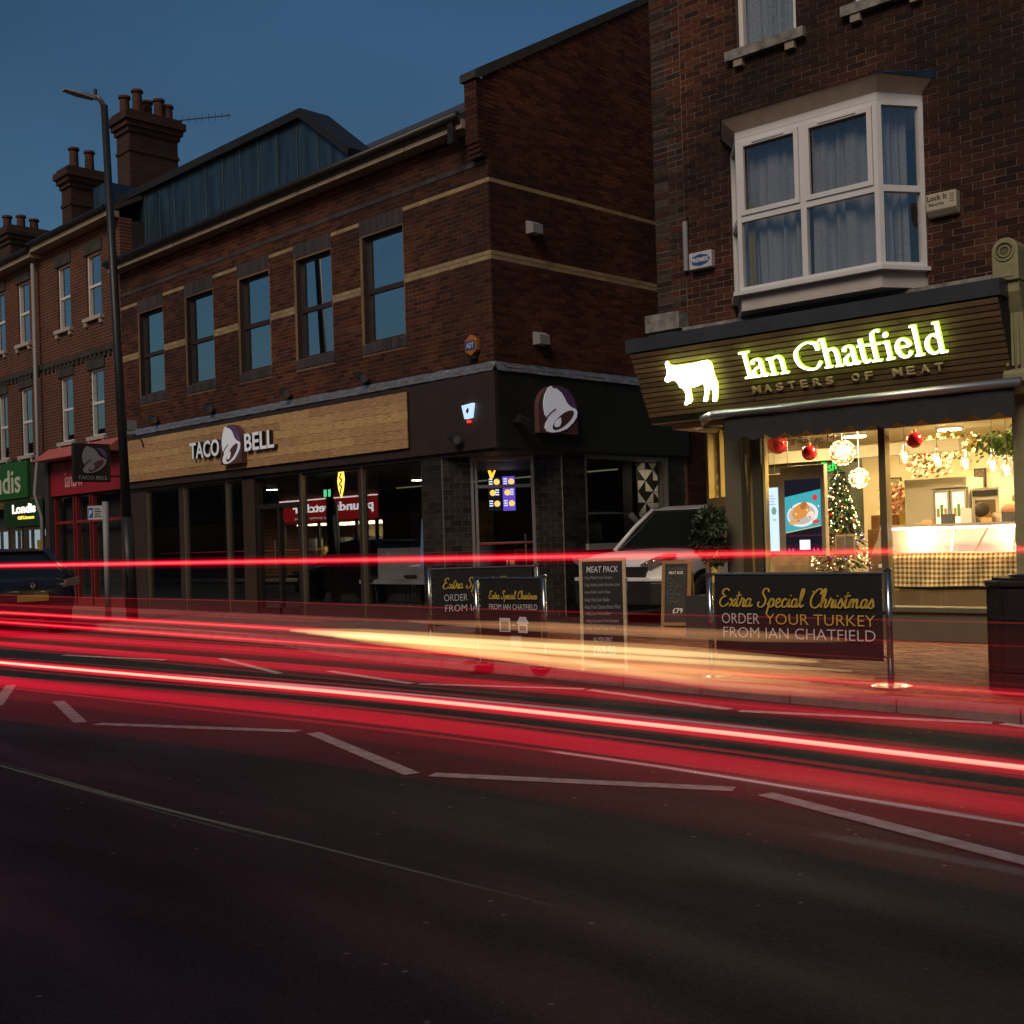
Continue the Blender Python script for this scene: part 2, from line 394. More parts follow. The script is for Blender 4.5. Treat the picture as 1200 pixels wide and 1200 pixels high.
# ================================================================== ground
def asphalt_mat():
    m, t, b = newmat('asphalt'); L = t.links.new
    tc = t.nodes.new('ShaderNodeTexCoord')
    n1 = t.nodes.new('ShaderNodeTexNoise'); n1.inputs['Scale'].default_value = 90; n1.inputs['Detail'].default_value = 3
    n2 = t.nodes.new('ShaderNodeTexNoise'); n2.inputs['Scale'].default_value = .5; n2.inputs['Detail'].default_value = 6
    vo = t.nodes.new('ShaderNodeTexVoronoi'); vo.inputs['Scale'].default_value = 240
    for n in (n1,n2,vo): L(tc.outputs['Object'], n.inputs['Vector'])
    cr_ = t.nodes.new('ShaderNodeValToRGB'); cr_.color_ramp.elements[0].position = .3; cr_.color_ramp.elements[0].color = (.020,.0245,.020,1)
    cr_.color_ramp.elements[1].position = .75; cr_.color_ramp.elements[1].color = (.078,.088,.071,1); L(n1.outputs[0], cr_.inputs[0])
    v2 = t.nodes.new('ShaderNodeTexVoronoi'); v2.inputs['Scale'].default_value = 5.5; L(tc.outputs['Object'], v2.inputs['Vector'])
    sp = t.nodes.new('ShaderNodeMapRange'); sp.inputs['From Min'].default_value = .075; sp.inputs['From Max'].default_value = .04; L(v2.outputs['Distance'], sp.inputs['Value'])
    n4 = t.nodes.new('ShaderNodeTexNoise'); n4.inputs['Scale'].default_value = 1.1; n4.inputs['Detail'].default_value = 8; mpp = t.nodes.new('ShaderNodeMapping'); mpp.inputs['Scale'].default_value = (.35,1.6,1); L(tc.outputs['Object'], mpp.inputs[0]); L(mpp.outputs[0], n4.inputs['Vector'])
    rr = t.nodes.new('ShaderNodeMapRange'); rr.inputs['From Min'].default_value = .35; rr.inputs['From Max'].default_value = .65; rr.inputs['To Min'].default_value = .5; rr.inputs['To Max'].default_value = .85; L(n4.outputs[0], rr.inputs['Value']); L(rr.outputs[0], b.inputs['Roughness'])
    mr = t.nodes.new('ShaderNodeMapRange'); mr.inputs['From Min'].default_value = .3; mr.inputs['From Max'].default_value = .7; mr.inputs['To Min'].default_value = .65; mr.inputs['To Max'].default_value = 1.25; L(n2.outputs[0], mr.inputs['Value'])
    hs = t.nodes.new('ShaderNodeHueSaturation'); L(cr_.outputs[0], hs.inputs['Color']); L(mr.outputs[0], hs.inputs['Value']); mxs = t.nodes.new('ShaderNodeMix'); mxs.data_type = 'RGBA'; L(sp.outputs[0], mxs.inputs[0]); L(hs.outputs[0], mxs.inputs[6]); mxs.inputs[7].default_value = (.32,.32,.30,1); L(mxs.outputs[2], b.inputs['Base Color'])
    bp = t.nodes.new('ShaderNodeBump'); bp.inputs['Strength'].default_value = .8; bp.inputs['Distance'].default_value = .004; L(vo.outputs['Distance'], bp.inputs['Height']); L(bp.outputs[0], b.inputs['Normal'])
    return m
asphalt = asphalt_mat()
far_ground = M('far_ground', (.05,.05,.048), .9, var=.2, scale=1)
slab_m = M('paving_slab_concrete', (.16,.13,.11), .85, var=.3, scale=4, bump=.2)
struct(B(-300,300,-300,300,-.4,-.06).build('ground', far_ground))
struct(B(-160,90,.8,13,-.05,0).build('road', asphalt))
struct(B(-12.8,-8.5,12.3,45,-.05,.096).build('alley', asphalt))
KL = [(8,8.12),(-5,7.98),(-8,8.15),(-12,8.45),(-14.2,9.1),(-90,9.6)]
def kerb_y(x):
    for (a,b),(c,d) in zip(KL,KL[1:]):
        if c <= x <= a: return b+(d-b)*(x-a)/(c-a)
struct(MB().prism([(x,y+.1) for x,y in KL]+[(-90,12.9),(8,14.5)], -.05, .086).build('pavement', slab_m))
struct(MB().prism([(x,kerb_y(x)+.12) for x in (-12,-14.2,-40,-90)]+[(-90,12.8),(-12,12.8)], .087, .1).build('pavement', slab_m))
struct(B(-2.4,8,8.2,13.5,.087,.1).build('pavement', slab_m))
struct(B(-90,90,-2.6,.8,-.05,.1).build('pavement', slab_m))
kerb = struct(bpy.data.objects.new('kerb', None)); COL.objects.link(kerb); put(kerb, I4.copy())
x = 3.0; km = None
while x > -38:
    a = Vector((x,kerb_y(x),0)); b = Vector((x-.9,kerb_y(x-.9),0)); ang = math.atan2((a-b).y,(a-b).x)
    if km is None:
        mb = MB().prism([(-.445,0),(.445,0),(.445,.13),(-.445,.13)],-.05,.105)
        o = mb.build('kerb_stone', kerb_m, None, None, bevel=.012); km = o.data
        for c in km.vertices: pass
    else:
        o = bpy.data.objects.new('kerb_stone', km); COL.objects.link(o)
        bv = o.modifiers.new('bevel','BEVEL'); bv.width = .012; bv.segments = 2; bv.limit_method = 'ANGLE'
    put(o, Matrix.Translation((a+b)/2+Vector((-math.sin(ang)*.065,math.cos(ang)*.065,-.05+random.uniform(-.002,.002)))) @ Matrix.Rotation(ang,4,'Z'), kerb)
    x -= .9
pavers = struct(bpy.data.objects.new('block_paving', None)); COL.objects.link(pavers); put(pavers, I4.copy())
pool = []; FG = Matrix.Translation((0,0,.1))
def plim(y):
    xs = [i*.05-12 for i in range(193)]
    ok = [q for q in xs if kerb_y(q)+.135 < y]
    return (min(ok), -2.4) if ok else None
course(pavers, FG, -12,-2.4, 8.08,12.6, paver_m, bw=.205, bh=.103, joint=.006, top=plim, pool=pool, jit=.0022)
lay(pavers, FG, pool, 'paving_block', th=.012, limit=300, stuffname='paving_blocks')
# road markings: zigzags of the crossing, worn
def marking(name, pts):
    mb = MB().prism(pts, .004, .007); return struct(mb.build(name, paint_w))
def bar(x0,y0,x1,y1,w=.1):
    d = Vector((x1-x0,y1-y0)).normalized(); n = Vector((-d.y,d.x))*w/2
    return [(x0-n.x,y0-n.y),(x1-n.x,y1-n.y),(x1+n.x,y1+n.y),(x0+n.x,y0+n.y)]
for (x0,y0,x1,y1) in ((-12.4,4.75,-10.83,4.02),(-10.62,4.49,-9.12,4.03),(-8.92,4.08,-7.24,4.83),(-7.08,4.85,-5.33,4.33),(-5.22,4.39,-3.62,5.12),(-3.43,5.12,-1.9,4.7),(-1.75,4.75,-.2,5.4)):
    marking('zigzag_line', bar(x0,y0,x1,y1,.1))
for (x0,y0,x1,y1) in ((-15.4,6.6,-13.4,7.02),(-12.9,7.5,-10.75,6.95),(-10.43,7.37,-8.74,7.14),(-8.67,7.17,-7.06,7.74),(-6.98,7.72,-5.28,7.44),(-5.17,7.41,-3.45,7.9),(-3.38,7.91,-1.8,7.6)):
    marking('zigzag_line', bar(x0,y0,x1,y1,.085))

# ================================================================== restaurant building on the corner
TX, TY = -12.755, 12.2
T = thing('restaurant_building', 'two storey red brick corner building with taco bell sign on pale timber boards', 'building', (TX,TY,0))
FF = wallframe((0,TY,0), 0)                         # front: local x = world X
FS = wallframe((TX,0,0), math.pi/2)                 # side: local x = world Y
def grid_wall(mb, u0,u1,z0,z1, holes, n0,n1):
    us = sorted({u0,u1,*[h for q in holes for h in q[:2] if u0<h<u1]}); zs = sorted({z0,z1,*[h for q in holes for h in q[2:] if z0<h<z1]})
    for a,b in zip(us,us[1:]):
        run = None
        for c,d in list(zip(zs,zs[1:]))+[(None,None)]:
            solid = c is not None and not any(h[0]<(a+b)/2<h[1] and h[2]<(c+d)/2<h[3] for h in holes)
            if solid: run = (run[0],d) if run else (c,d)
            elif run: mb.box(a,b,run[0],run[1],n0,n1); run = None
    return mb
WIN = [(-15.93,-14.84),(-17.93,-16.84),(-19.88,-18.83),(-21.95,-20.88),(-24.02,-22.95)]
WZ0, WZ1 = 4.77, 6.59
holes = [(a,b,WZ0,WZ1) for a,b in WIN]; bh_ = [(a-.07,b+.02,4.60,6.88) for a,b in WIN]
grid_wall(MB(), -24.9,TX-.01, 2.9,7.65, holes, -.28,-.0035).build('wall', mortar, T, FF)
def ztop(y): return 8.36+(y-12.04)*.577 if y < 18.9 else 8.36+6.86*.577-(y-18.9)*.577
sw = MB().prism([(12.48,2.9),(26,2.9),(26,ztop(26)),(18.9,ztop(18.9)),(12.48,ztop(12.48))], -.28,-.0035).build('wall', mortar, T, FS)
MB().box(12.21,12.48,2.9,7.4,-.28,-.0035).build('wall', mortar, T, FS)
pool = []
def front_field(z0,z1,bh,mat,hol,**k): course(T, FF, -24.88,TX-.004, z0,z1, mat, bh=bh, holes=hol, pool=pool, **k)
front_field(4.065,5.626,.07,brick_m,bh_); front_field(5.626,5.764,.069,yel_brick,bh_)
front_field(5.764,6.795,.0687,brick_m,bh_); front_field(6.795,6.866,.07,yel_brick,bh_)
front_field(6.866,7.08,.07,brick_m,bh_); front_field(7.08,7.165,.085,eng_brick,[],proud=.012); front_field(7.165,7.62,.07,brick_m,[])
for a,b in WIN:
    n = 16; w = (b+.02-(a-.07))/n
    for i in range(n): pool.append((a-.07+i*w+.004,a-.07+(i+1)*w-.004,WZ1+.035,6.876,.004,eng_brick))
    n = 9; w = (b-a+.12)/n
    for i in range(n): pool.append((a-.06+i*w+.004,a-.06+(i+1)*w-.004,4.60,WZ0-.01,.012,eng_brick))
lay(T, FF, pool, 'brick', limit=150, stuffname='brickwork')
pool = []
def side_field(z0,z1,bh,mat,**k): course(T, FS, 12.203,18.6, z0,z1, mat, bh=bh, pool=pool, **k)
side_field(4.065,5.626,.07,brick_m); side_field(5.626,5.764,.069,yel_brick); side_field(5.764,6.795,.0687,brick_m)
side_field(6.795,6.866,.07,yel_brick); side_field(6.866,7.36,.07,brick_m)
course(T, FS, 12.0,18.6, 7.36,11.9, brick_m, bh=.07, pool=pool, top=lambda z: (max(12.0,12.04+(z-8.30)/.577),18.6))
course(T, FS, 16.9,22, .1,4.065, brick_m, bh=.07, pool=pool)
lay(T, FS, pool, 'brick', limit=150, stuffname='brickwork')
MB().box(16.82,26,.1,2.9,-.28,-.0035).build('wall', mortar, T, FS)
# corbelled kneeler where the gable passes the eaves
B(-13.02,TX-.006,12.008,12.2,7.36,8.28).build('kneeler', mortar, T)
pool = []
course(T, FF, -13.03,TX-.001, 7.36,8.30, brick_m, bh=.07, pool=pool, proud=.2)
for z0,p in ((7.15,.13),(7.22,.15),(7.29,.17)):
    pool.append((-13.02,TX-.003,z0+.003,z0+.067,p,brick_m))
lay(T, FF, pool, 'brick', limit=0, th=.16, stuffname='brickwork')
MB().prism([(11.96,8.31),(12.04,8.31),(18.9,8.31+6.86*.577),(18.9,8.42+6.86*.577),(12.0,8.45),(11.96,8.42)], -.32,.03).build('gable_coping', M('dark_coping',(.05,.048,.045),.9,var=.3), T, FS)
# eaves, gutter, slate roof
B(-24.9,-13.03,11.93,12.19,7.62,7.76).build('eaves_board', fascia_w, T)
for k in range(1,8): B(-24.9+k*1.5-.006,-24.9+k*1.5+.006,11.925,11.935,7.622,7.758).build('board_joint', black_p, T)
MB().tube([(-24.9,11.87,7.80),(-13.05,11.87,7.80)], .065, 10).build('gutter', black_pl, T, smooth=True)
MB().box(-13.28,-13.16,11.86,11.98,7.42,7.78).build('gutter_outlet', black_pl, T)
roof_n = Matrix.Translation((0,11.85,7.80)) @ Matrix.Rotation(math.atan(.577),4,'X')
MB().box(-24.9,-13.04,0,8.2,-.12,-.012).build('roof', slate_m, T, roof_n)
pool = []
course(T, roof_n, -24.9,-13.05, 0,1.6, slate_m, bw=.34, bh=.2, joint=.006, pool=pool, jit=.004)
lay(T, roof_n, pool, 'slate', th=.01, limit=250, stuffname='slates')
# lead-clad dormer with hipped end
dm = MB(); yd = 12.85
dm.prism([(-25.9,7.9),(-17.2,7.9),(-17.05,8.42),(-18.5,9.52),(-25.9,9.58)], yd, yd+.45, ax=1)
D = dm.build('dormer_cheek', lead, T)
MB().prism([(-26.0,9.56),(-18.48,9.5),(-16.98,8.40),(-16.93,8.52),(-18.42,9.66),(-26.0,9.72)], yd-.12, yd+.55, ax=1).build('dormer_coping', black_p, T)
for i in range(12):
    xx = -25.5+i*.68
    zt = 9.5 if xx < -18.6 else 9.5-(xx+18.6)*.76
    MB().tube([(xx,yd-.012,8.0),(xx,yd-.012,zt)], .010, 6).build('lead_seam', lead, D)
B(-26.7,-26.0,12.5,13.6,8.9,10.05).build('lead_box', lead, T)
# windows upstairs
for i,(a,b) in enumerate(WIN):
    f = MB(); t = .055
    f.box(a,b,WZ1-t,WZ1,-.15,-.09).box(a,b,WZ0,WZ0+t,-.15,-.09).box(a,a+t,WZ0+t,WZ1-t,-.15,-.09).box(b-t,b,WZ0+t,WZ1-t,-.15,-.09).box(a+t,b-t,5.62,5.70,-.15,-.085)
    w = f.build('window', brown_p, T, FF)
    MB().box(a+t,b-t,5.70,WZ1-t,-.13,-.124).build('pane', g_up, w, FF); MB().box(a+t,b-t,WZ0+t,5.62,-.13,-.124).build('pane', g_up, w, FF)
    MB().box(a-.3,b+.3,WZ0-.3,WZ1+.2,-1.6,-1.5).build('room_back', dark_in, w, FF)
    MB().box(a-.004,a+.004,WZ0,WZ1-.002,-.088,-.006).build('reveal', brick_soot, w, FF); MB().box(b-.004,b+.004,WZ0,WZ1-.002,-.088,-.006).build('reveal', brick_soot, w, FF); MB().box(a+.004,b-.004,WZ1-.008,WZ1-.001,-.088,-.006).build('reveal', brick_soot, w, FF)
    bl = MB(); n = 9
    for k in range(n):
        if (i,k) in ((1,2),(1,3)): continue
        u = a+.08+k*(b-a-.16)/n; ang = .03 if i%2 else -.02
        bl.box(u,u+.105,WZ0+.08,WZ1-.06,-.30-ang,-.295-ang)
    bl.build('vertical_blind', M('office_blind',(.30,.33,.36),.9,var=.1,scale=5), w, FF)
# crinkled lead flashing above the fascia
def flash(fr, a, b, parent):
    mb = MB(); n = max(4,int((b-a)/.12)); prof = [(4.07,.012),(4.03,.03),(3.995,.055),(3.98,.05),(3.955,.085),(3.925,.10)]
    vs = []
    for i in range(n+1):
        for z,d in prof: vs.append((a+(b-a)*i/n, z+random.uniform(-.006,.006), d+random.uniform(-.008,.012)))
    k = len(prof); fs = [(i*k+j,(i+1)*k+j,(i+1)*k+j+1,i*k+j+1) for i in range(n) for j in range(k-1)]
    mb.add(vs, fs); return mb.build('lead_flashing', flash_m, parent, fr)
flash(FF,-24.85,TX+.05,T); flash(FS,12.16,16.9,T)
# fascia
B(-24.83,TX+.075,12.12,12.19,2.76,3.925).build('fascia', brown_p, T)
B(TX+.003,TX+.075,12.192,16.88,2.76,3.925).build('fascia', M('green_black_paint',(.02,.022,.016),.5,var=.2,scale=2), T)
B(-24.83,TX-.02,12.2,17.5,2.70,2.90).build('soffit', M('soffit_board',(.08,.08,.075),.6), T)
# pine boards of the sign
sb = MB().box(-24.66,-14.70,12.085,12.119,2.905,3.82).build('board_backing', brown_p, T)
pool = []
for r in range(6):
    z0 = 2.905+r*.1525; xx = -24.66
    while xx < -14.72:
        l = random.uniform(1.3,2.9); e = min(xx+l,-14.70)
        if -14.70-e < .5: e = -14.70
        pool.append((xx+.002,e-.002,z0+.002,z0+.1505,.115+.02+random.uniform(-.003,.003),plank_m)); xx = e
def knotty():
    t = plank_m.node_tree; b = t.nodes['Principled BSDF']; L = t.links.new
    tc = t.nodes.new('ShaderNodeNewGeometry'); mp = t.nodes.new('ShaderNodeMapping'); mp.inputs['Scale'].default_value = (2.2,2.2,4.5)
    vo = t.nodes.new('ShaderNodeTexVoronoi'); vo.inputs['Scale'].default_value = 1.4; L(tc.outputs['Position'], mp.inputs[0]); L(mp.outputs[0], vo.inputs['Vector'])
    mr = t.nodes.new('ShaderNodeMapRange'); mr.inputs['From Min'].default_value = .02; mr.inputs['From Max'].default_value = .10; mr.inputs['To Min'].default_value = .22; mr.inputs['To Max'].default_value = 1; L(vo.outputs['Distance'], mr.inputs['Value'])
    hs = b.inputs['Base Color'].links[0].from_node; src = hs.inputs['Value'].links[0].from_socket
    mu = t.nodes.new('ShaderNodeMath'); mu.operation = 'MULTIPLY'; L(src, mu.inputs[0]); L(mr.outputs[0], mu.inputs[1]); L(mu.outputs[0], hs.inputs['Value'])
knotty()
lay(sb, FF, pool, 'plank', th=.018, limit=300)
# lit channel letters and the bell badge
FL = wallframe((0,TY-.137,0),0)
def letters(txt,x0,x1,z0,z1):
    sg = tag(MB().box(x0,x1,z0+.12,z0+.16,.0,.02).build('letter_rail', black_p, None, FL), 'x', 'sign'); return sg
def bell_logo(fr, w, h, parent, badge=True, white=white_m, dep=.05):
    """arched badge with a tilted white bell; local origin at the bottom left"""
    def S_(pts): return [(x*w,y*h) for x,y in pts]
    if badge:
        arc = [(0.5+.5*math.cos(t),.52+.48*math.sin(t)) for t in [i*math.pi/16 for i in range(17)]]
        MB().prism(S_([(0,0),(1,0)]+arc),0,dep).build('badge', plum_m, parent, fr)
        pur = [(.36,.965)]+[(0.5+.47*math.cos(t),.52+.45*math.sin(t)) for t in [math.pi*.62-i*math.pi*.62/12 for i in range(13)]]+[(.97,.52),(.80,.62),(.66,.78),(.52,.88)]
        MB().prism(S_(pur),dep,dep+.006).build('purple_panel', purple_m, parent, fr)
    bell = [(.20,.86),(.24,.93),(.32,.97),(.36,.93),(.46,.92),(.58,.85),(.66,.74),(.72,.64),(.82,.57),(.95,.53),(.985,.46),(.96,.36),(.86,.24),(.70,.11),(.50,.035),(.30,.01),(.18,.03),(.12,.10),(.15,.19),(.22,.28),(.14,.36),(.11,.50),(.11,.64),(.15,.78)]
    MB().prism(S_(bell),dep+.004,dep+.016).build('bell', white, parent, fr)
    def ell(cx,cy,a,b,t,n=22): return [(cx+a*math.cos(q)*math.cos(t)-b*math.sin(q)*math.sin(t), cy+a*math.cos(q)*math.sin(t)+b*math.sin(q)*math.cos(t)) for q in [2*math.pi*i/n for i in range(n)]]
    MB().prism(S_(ell(.60,.28,.34,.115,.62)),dep+.016,dep+.020).build('bell_mouth', plum_m, parent, fr)
    MB().prism(S_([(.36,.14),(.38,.22),(.46,.30),(.53,.33),(.54,.24),(.50,.15),(.42,.12)]),dep+.020,dep+.026).build('clapper', white, parent, fr)
    sw_ = MB(); pen(sw_, [(.17*w,.30*h),(.27*w,.40*h),(.42*w,.50*h)], .03*h,.025*h,.005,z=dep+.016); sw_.build('swoosh', plum_m, parent, fr)
sg = thing('wall_sign', 'white taco bell letters either side of a bell badge on the pale timber boards', 'sign', (-20.0,12.06,3.0))
lettering('TACO', FL, -21.57,-20.42,3.20,3.535, black_p, sg, depth=.085, bold=.02, name='letter', sep=True)
lettering('TACO', FL @ Matrix.Translation((0,0,.0855)), -21.57,-20.42,3.20,3.535, lit_face, sg, depth=.004, bold=.02, name='letter_face', sep=True)
lettering('BELL', FL, -19.49,-18.47,3.21,3.545, black_p, sg, depth=.085, bold=.02, name='letter', sep=True)
lettering('BELL', FL @ Matrix.Translation((0,0,.0855)), -19.49,-18.47,3.21,3.545, lit_face, sg, depth=.004, bold=.02, name='letter_face', sep=True)
bell_logo(FL @ Matrix.Translation((-20.30,3.0,0)), .76,.76, sg, dep=.13, white=lit_face)
sg = thing('bell_sign', 'arched purple badge with a white bell on the black side fascia', 'sign', (TX+.1,13.4,3.0))
bell_logo(wallframe((TX+.08,0,0),math.pi/2) @ Matrix.Translation((12.95,3.01,0)), .88,.76, sg, dep=.10, white=lit_face)
# ---- restaurant ground floor
alu_m = alu
def post(parent, fr, u0,u1,z0,z1,n0=-.14,n1=-.04, mat=brown_p, name='mullion'): return MB().box(u0,u1,z0,z1,n0,n1).build(name, mat, parent, fr)
Z0, Z1 = .1, 2.76
for a,b in ((-24.82,-24.01),): post(T,FF,a,b,Z0,Z1,-.2,-.02,name='pilaster')
for a,b in ((-22.57,-22.35),(-20.70,-20.62),(-18.10,-18.02),(-16.30,-16.20)): post(T,FF,a,b,Z0,Z1,name='mullion')
for a in (-24.0,-22.34,-20.615,-18.015,-16.19,-14.585): MB().box(a,a+.03,Z0,Z1,-.10,-.03).build('silver_trim', M('gold_lit_trim',(.42,.36,.26),.35,metal=.8), T, FF)  # silver edges with warm gold light put into their colour
for a,b in ((-24.01,-22.57),(-22.35,-20.70),(-20.62,-19.98),(-18.02,-16.30),(-16.20,-14.55)):
    w = MB().box(a,b,Z0,.32,-.12,-.05).build('shop_window', brown_p, T, FF); MB().box(a,b,2.66,Z1,-.12,-.05).build('top_rail', brown_p, w, FF)
    MB().box(a,b,.32,2.66,-.09,-.082).build('pane', g_shop, w, FF)
post(T,FF,-19.985,-19.555,Z0,Z1,-.2,0,M('brown_tile_pier',(.05,.03,.022),.5),'pier')
d = MB().box(-19.55,-18.10,2.10,2.19,-.13,-.04).box(-19.55,-19.47,Z0,2.10,-.13,-.05).box(-18.18,-18.10,Z0,2.10,-.13,-.05).box(-18.86,-18.78,Z0,2.10,-.13,-.05).box(-19.47,-18.18,Z0,.22,-.13,-.05).build('entrance_door', black_p, T, FF)
MB().box(-19.47,-18.86,.22,2.1,-.1,-.092).build('pane', g_shop, d, FF); MB().box(-18.78,-18.18,.22,2.1,-.1,-.092).build('pane', g_shop, d, FF); MB().box(-19.55,-18.10,2.19,2.76,-.1,-.092).build('pane', g_shop, d, FF)
MB().tube([(-18.92,1.0,-.02),(-18.92,1.5,-.02)],.015,8).build('door_handle', chrome, d, FF)
# tiled piers: front, chamfer, side
def tiled(fr,u0,u1,z0,z1,lim,depth=.25):
    MB().box(u0,u1,z0,z1,-depth,-.006).build('pier', grout, T, fr)
    pool = []; course(T, fr, u0,u1, z0,z1, btile_m, bw=.2, bh=.1, joint=.006, pool=pool, jit=.0005); lay(T, fr, pool, 'tile', th=.008, limit=lim, stuffname='tiling')
CA = Vector((-14.04,12.2,0)); CB = Vector((TX,13.62,0)); CL = (CB-CA).length; FC = wallframe(CA, math.atan2(CB.y-CA.y,CB.x-CA.x))
tiled(FF,-14.55,-14.05,Z0,2.70,90); tiled(FC,.01,.45,Z0,2.70,70,.12); tiled(FC,1.47,CL-.01,Z0,2.70,70,.12); tiled(FS,13.63,14.16,Z0,2.70,70)
tiled(FS,16.36,16.82,Z0,2.70,0); tiled(FS,14.17,16.35,Z0,1.16,0)
MB().box(14.14,16.4,1.16,1.26,-.2,.06).build('window_sill', M('stone_sill',(.3,.3,.28),.7), T, FS)
w = MB().box(14.21,16.31,2.66,2.72,-.12,-.02).build('shop_window', alu, T, FS); MB().box(14.17,14.21,1.26,2.72,-.12,.004).build('jamb', alu, w, FS); MB().box(16.31,16.35,1.26,2.72,-.12,.004).build('jamb', alu, w, FS)
MB().box(14.21,16.31,1.26,2.66,-.09,-.082).build('pane', g_shop, w, FS)
d = MB().box(.455,.50,Z0,2.70,-.1,.0).box(1.42,1.465,Z0,2.70,-.1,.0).box(.52,.565,Z0,2.66,-.12,-.02).box(.5,1.42,2.64,2.69,-.1,-.02).box(.565,1.42,2.2,2.25,-.1,-.03).box(.565,1.42,1.32,1.335,-.08,-.05).build('corner_door', alu, T, FC)
MB().box(.565,1.42,.12,2.2,-.07,-.062).build('pane', g_shop, d, FC); MB().box(.565,1.42,2.25,2.64,-.07,-.062).build('pane', g_shop, d, FC)
MB().tube([(1.3,.95,-.0),(1.3,1.45,-.0)],.016,8).build('door_handle', chrome, d, FC)
# blue pennant hung in the end of the window
tag(MB().prism([(-14.62,1.75),(-14.60,1.75),(-14.575,.95),(-14.70,.95)],-.05,-.04).build('pennant', M('blue_sticker',(.12,.22,.42),.6), None, FF), 'narrow pale blue pennant hanging down the edge of the dark window', 'pennant')
# interior
rm = M('charcoal_room',(.028,.028,.03),.8,var=.3,scale=1)
B(-24.8,TX-.3,17.9,18.0,.1,2.7).build('back_wall', rm, T); B(-24.9,-24.8,12.5,18,.1,2.7).build('end_wall', rm, T); B(-24.8,TX-.3,12.45,17.9,.09,.104).build('floor', rm, T)
B(-13.78,-13.68,16.2,18,.1,2.7).build('partition', rm, T)
tri = MB(); n0 = -.85
for r in range(9):
    for c in range(3):
        u,z = 16.53+c*.225, .95+r*.205
        k = (r*7+c*5)%4
        q = [(u,z),(u+.215,z),(u+.215,z+.195),(u,z+.195)]
        p = [q[k],q[(k+1)%4],q[(k+2)%4]]
        tri.prism(p, n0, n0+.006)
tb = MB().box(16.50,17.24,.9,2.69,n0-.05,n0-.002).build('patterned_panel', M('dark_tile',(.02,.022,.022),.4), T, FS)
tri.build('triangle_tile', M('white_tile',(.6,.62,.6),.4), tb, FS)
MB().box(14.25,15.45,1.30,1.62,-.9,-.8).build('tiled_counter', M('teal_tile',(.10,.14,.14),.4,var=.4,scale=14), T, FS)
dome_m = M('black_enamel', (.015,.016,.016), .25)
def dome(x,y,z,r,lab):
    t = thing('dome_lamp', lab, 'lamp', (x,y,z), 0, 'dome lamps inside the restaurant')
    prof = [(r*math.cos(a),z+r*.62*math.sin(a)) for a in [i*math.pi/2/8 for i in range(9)]]
    prof[-1] = (.02,z+r*.62)
    MB().lathe(prof, (x,y,0), 24).build('shade', dome_m, t, smooth=True)
    MB().cyl((x,y,z+r*.6),(x,y,2.7),.008,n=6).build('cord', black_p, t)
    MB().ball((x,y,z+.06),.05).build('bulb', white_p, t, smooth=True)
dome(-23.1,13.6,2.12,.38,'black dome lamp behind the first dark window, left of two'); dome(-22.1,13.6,2.12,.38,'black dome lamp behind the first dark window, right of two')
dome(-13.75,14.85,1.78,.30,'black dome lamp in the side window by the patterned tile panel')
# menu screens seen through the corner door
FM = wallframe((-16.2,15.6,0), math.radians(44))
ms = thing('menu_screens', 'pair of lit menu screens hanging inside the restaurant seen through the corner door', 'screen', (-16.2,15.6,1.95))
MB().box(-.27,.27,2.6,2.63,-.03,.03).build('bracket', black_p, ms, FM)
for u0,u1,em in ((-.27,-.02,(.006,.006,.01)),(.01,.25,(.10,.05,.42))):
    s_ = MB().box(u0-.01,u1+.01,1.92,2.6,-.03,-.002).build('screen_case', black_p, ms, FM)
    MB().box(u0,u1,1.93,2.59,0,.004).build('screen', EM('screen_%d'%(u0*100),em,1.6), s_, FM)
    for k in range(3):
        z = 2.0+k*.21
        MB().lathe([(.06,0),(.055,.006)],(u0+.17 if k!=1 else u0+.09,z+.07,.004),10).build('dish_picture', EM('dish',(1,.62,.15),1.4), s_, FM)
        for j in range(3):
            a = u0+.02 if k!=1 else u0+.14
            MB().box(a,a+.07,z+.02+j*.045,z+.045+j*.045,.004,.008).build('caption', EM('caption',(.8,.85,1),1.2), s_, FM)
nb = MB().prism([(-17.26,2.68),(-17.12,2.70),(-17.10,2.55),(-17.14,2.36),(-17.20,2.22),(-17.27,2.36),(-17.30,2.52)],-.35,-.33)
nn = tag(nb.build('neon_shape', EM('neon_yellow',(1,.62,.08),2.6), None, FF), 'glowing yellow leaf shaped neon sign hanging inside the shop window', 'neon sign')
zz = MB()
pen(zz, [(-17.17,2.66),(-17.22,2.58),(-17.16,2.53),(-17.23,2.46),(-17.17,2.41),(-17.22,2.34),(-17.19,2.28)], .03,.03,.004, z=-.33); zz.build('dark_squiggle', black_p, nn, FF)
n2 = tag(MB().prism([(.74,2.50),(.79,2.50),(.80,2.44),(.84,2.50),(.87,2.50),(.82,2.38),(.78,2.36)],-.4,-.39).build('neon_shape', EM('neon_reflection',(1,.38,.04),2.6), None, FC), 'small orange glow standing for the neon reflected in the corner door glass', 'neon sign')  # glowing shape stands in for the neon's reflection in the door
ex = MB().box(-18.95,-18.86,2.32,2.46,-1.2,-1.19).box(-18.80,-18.73,2.32,2.46,-1.2,-1.19)
tag(ex.build('exit_light', EM('exit_green',(.15,.9,.4),.9), None, FF), 'small green emergency exit light glowing behind the double doors', 'exit light')
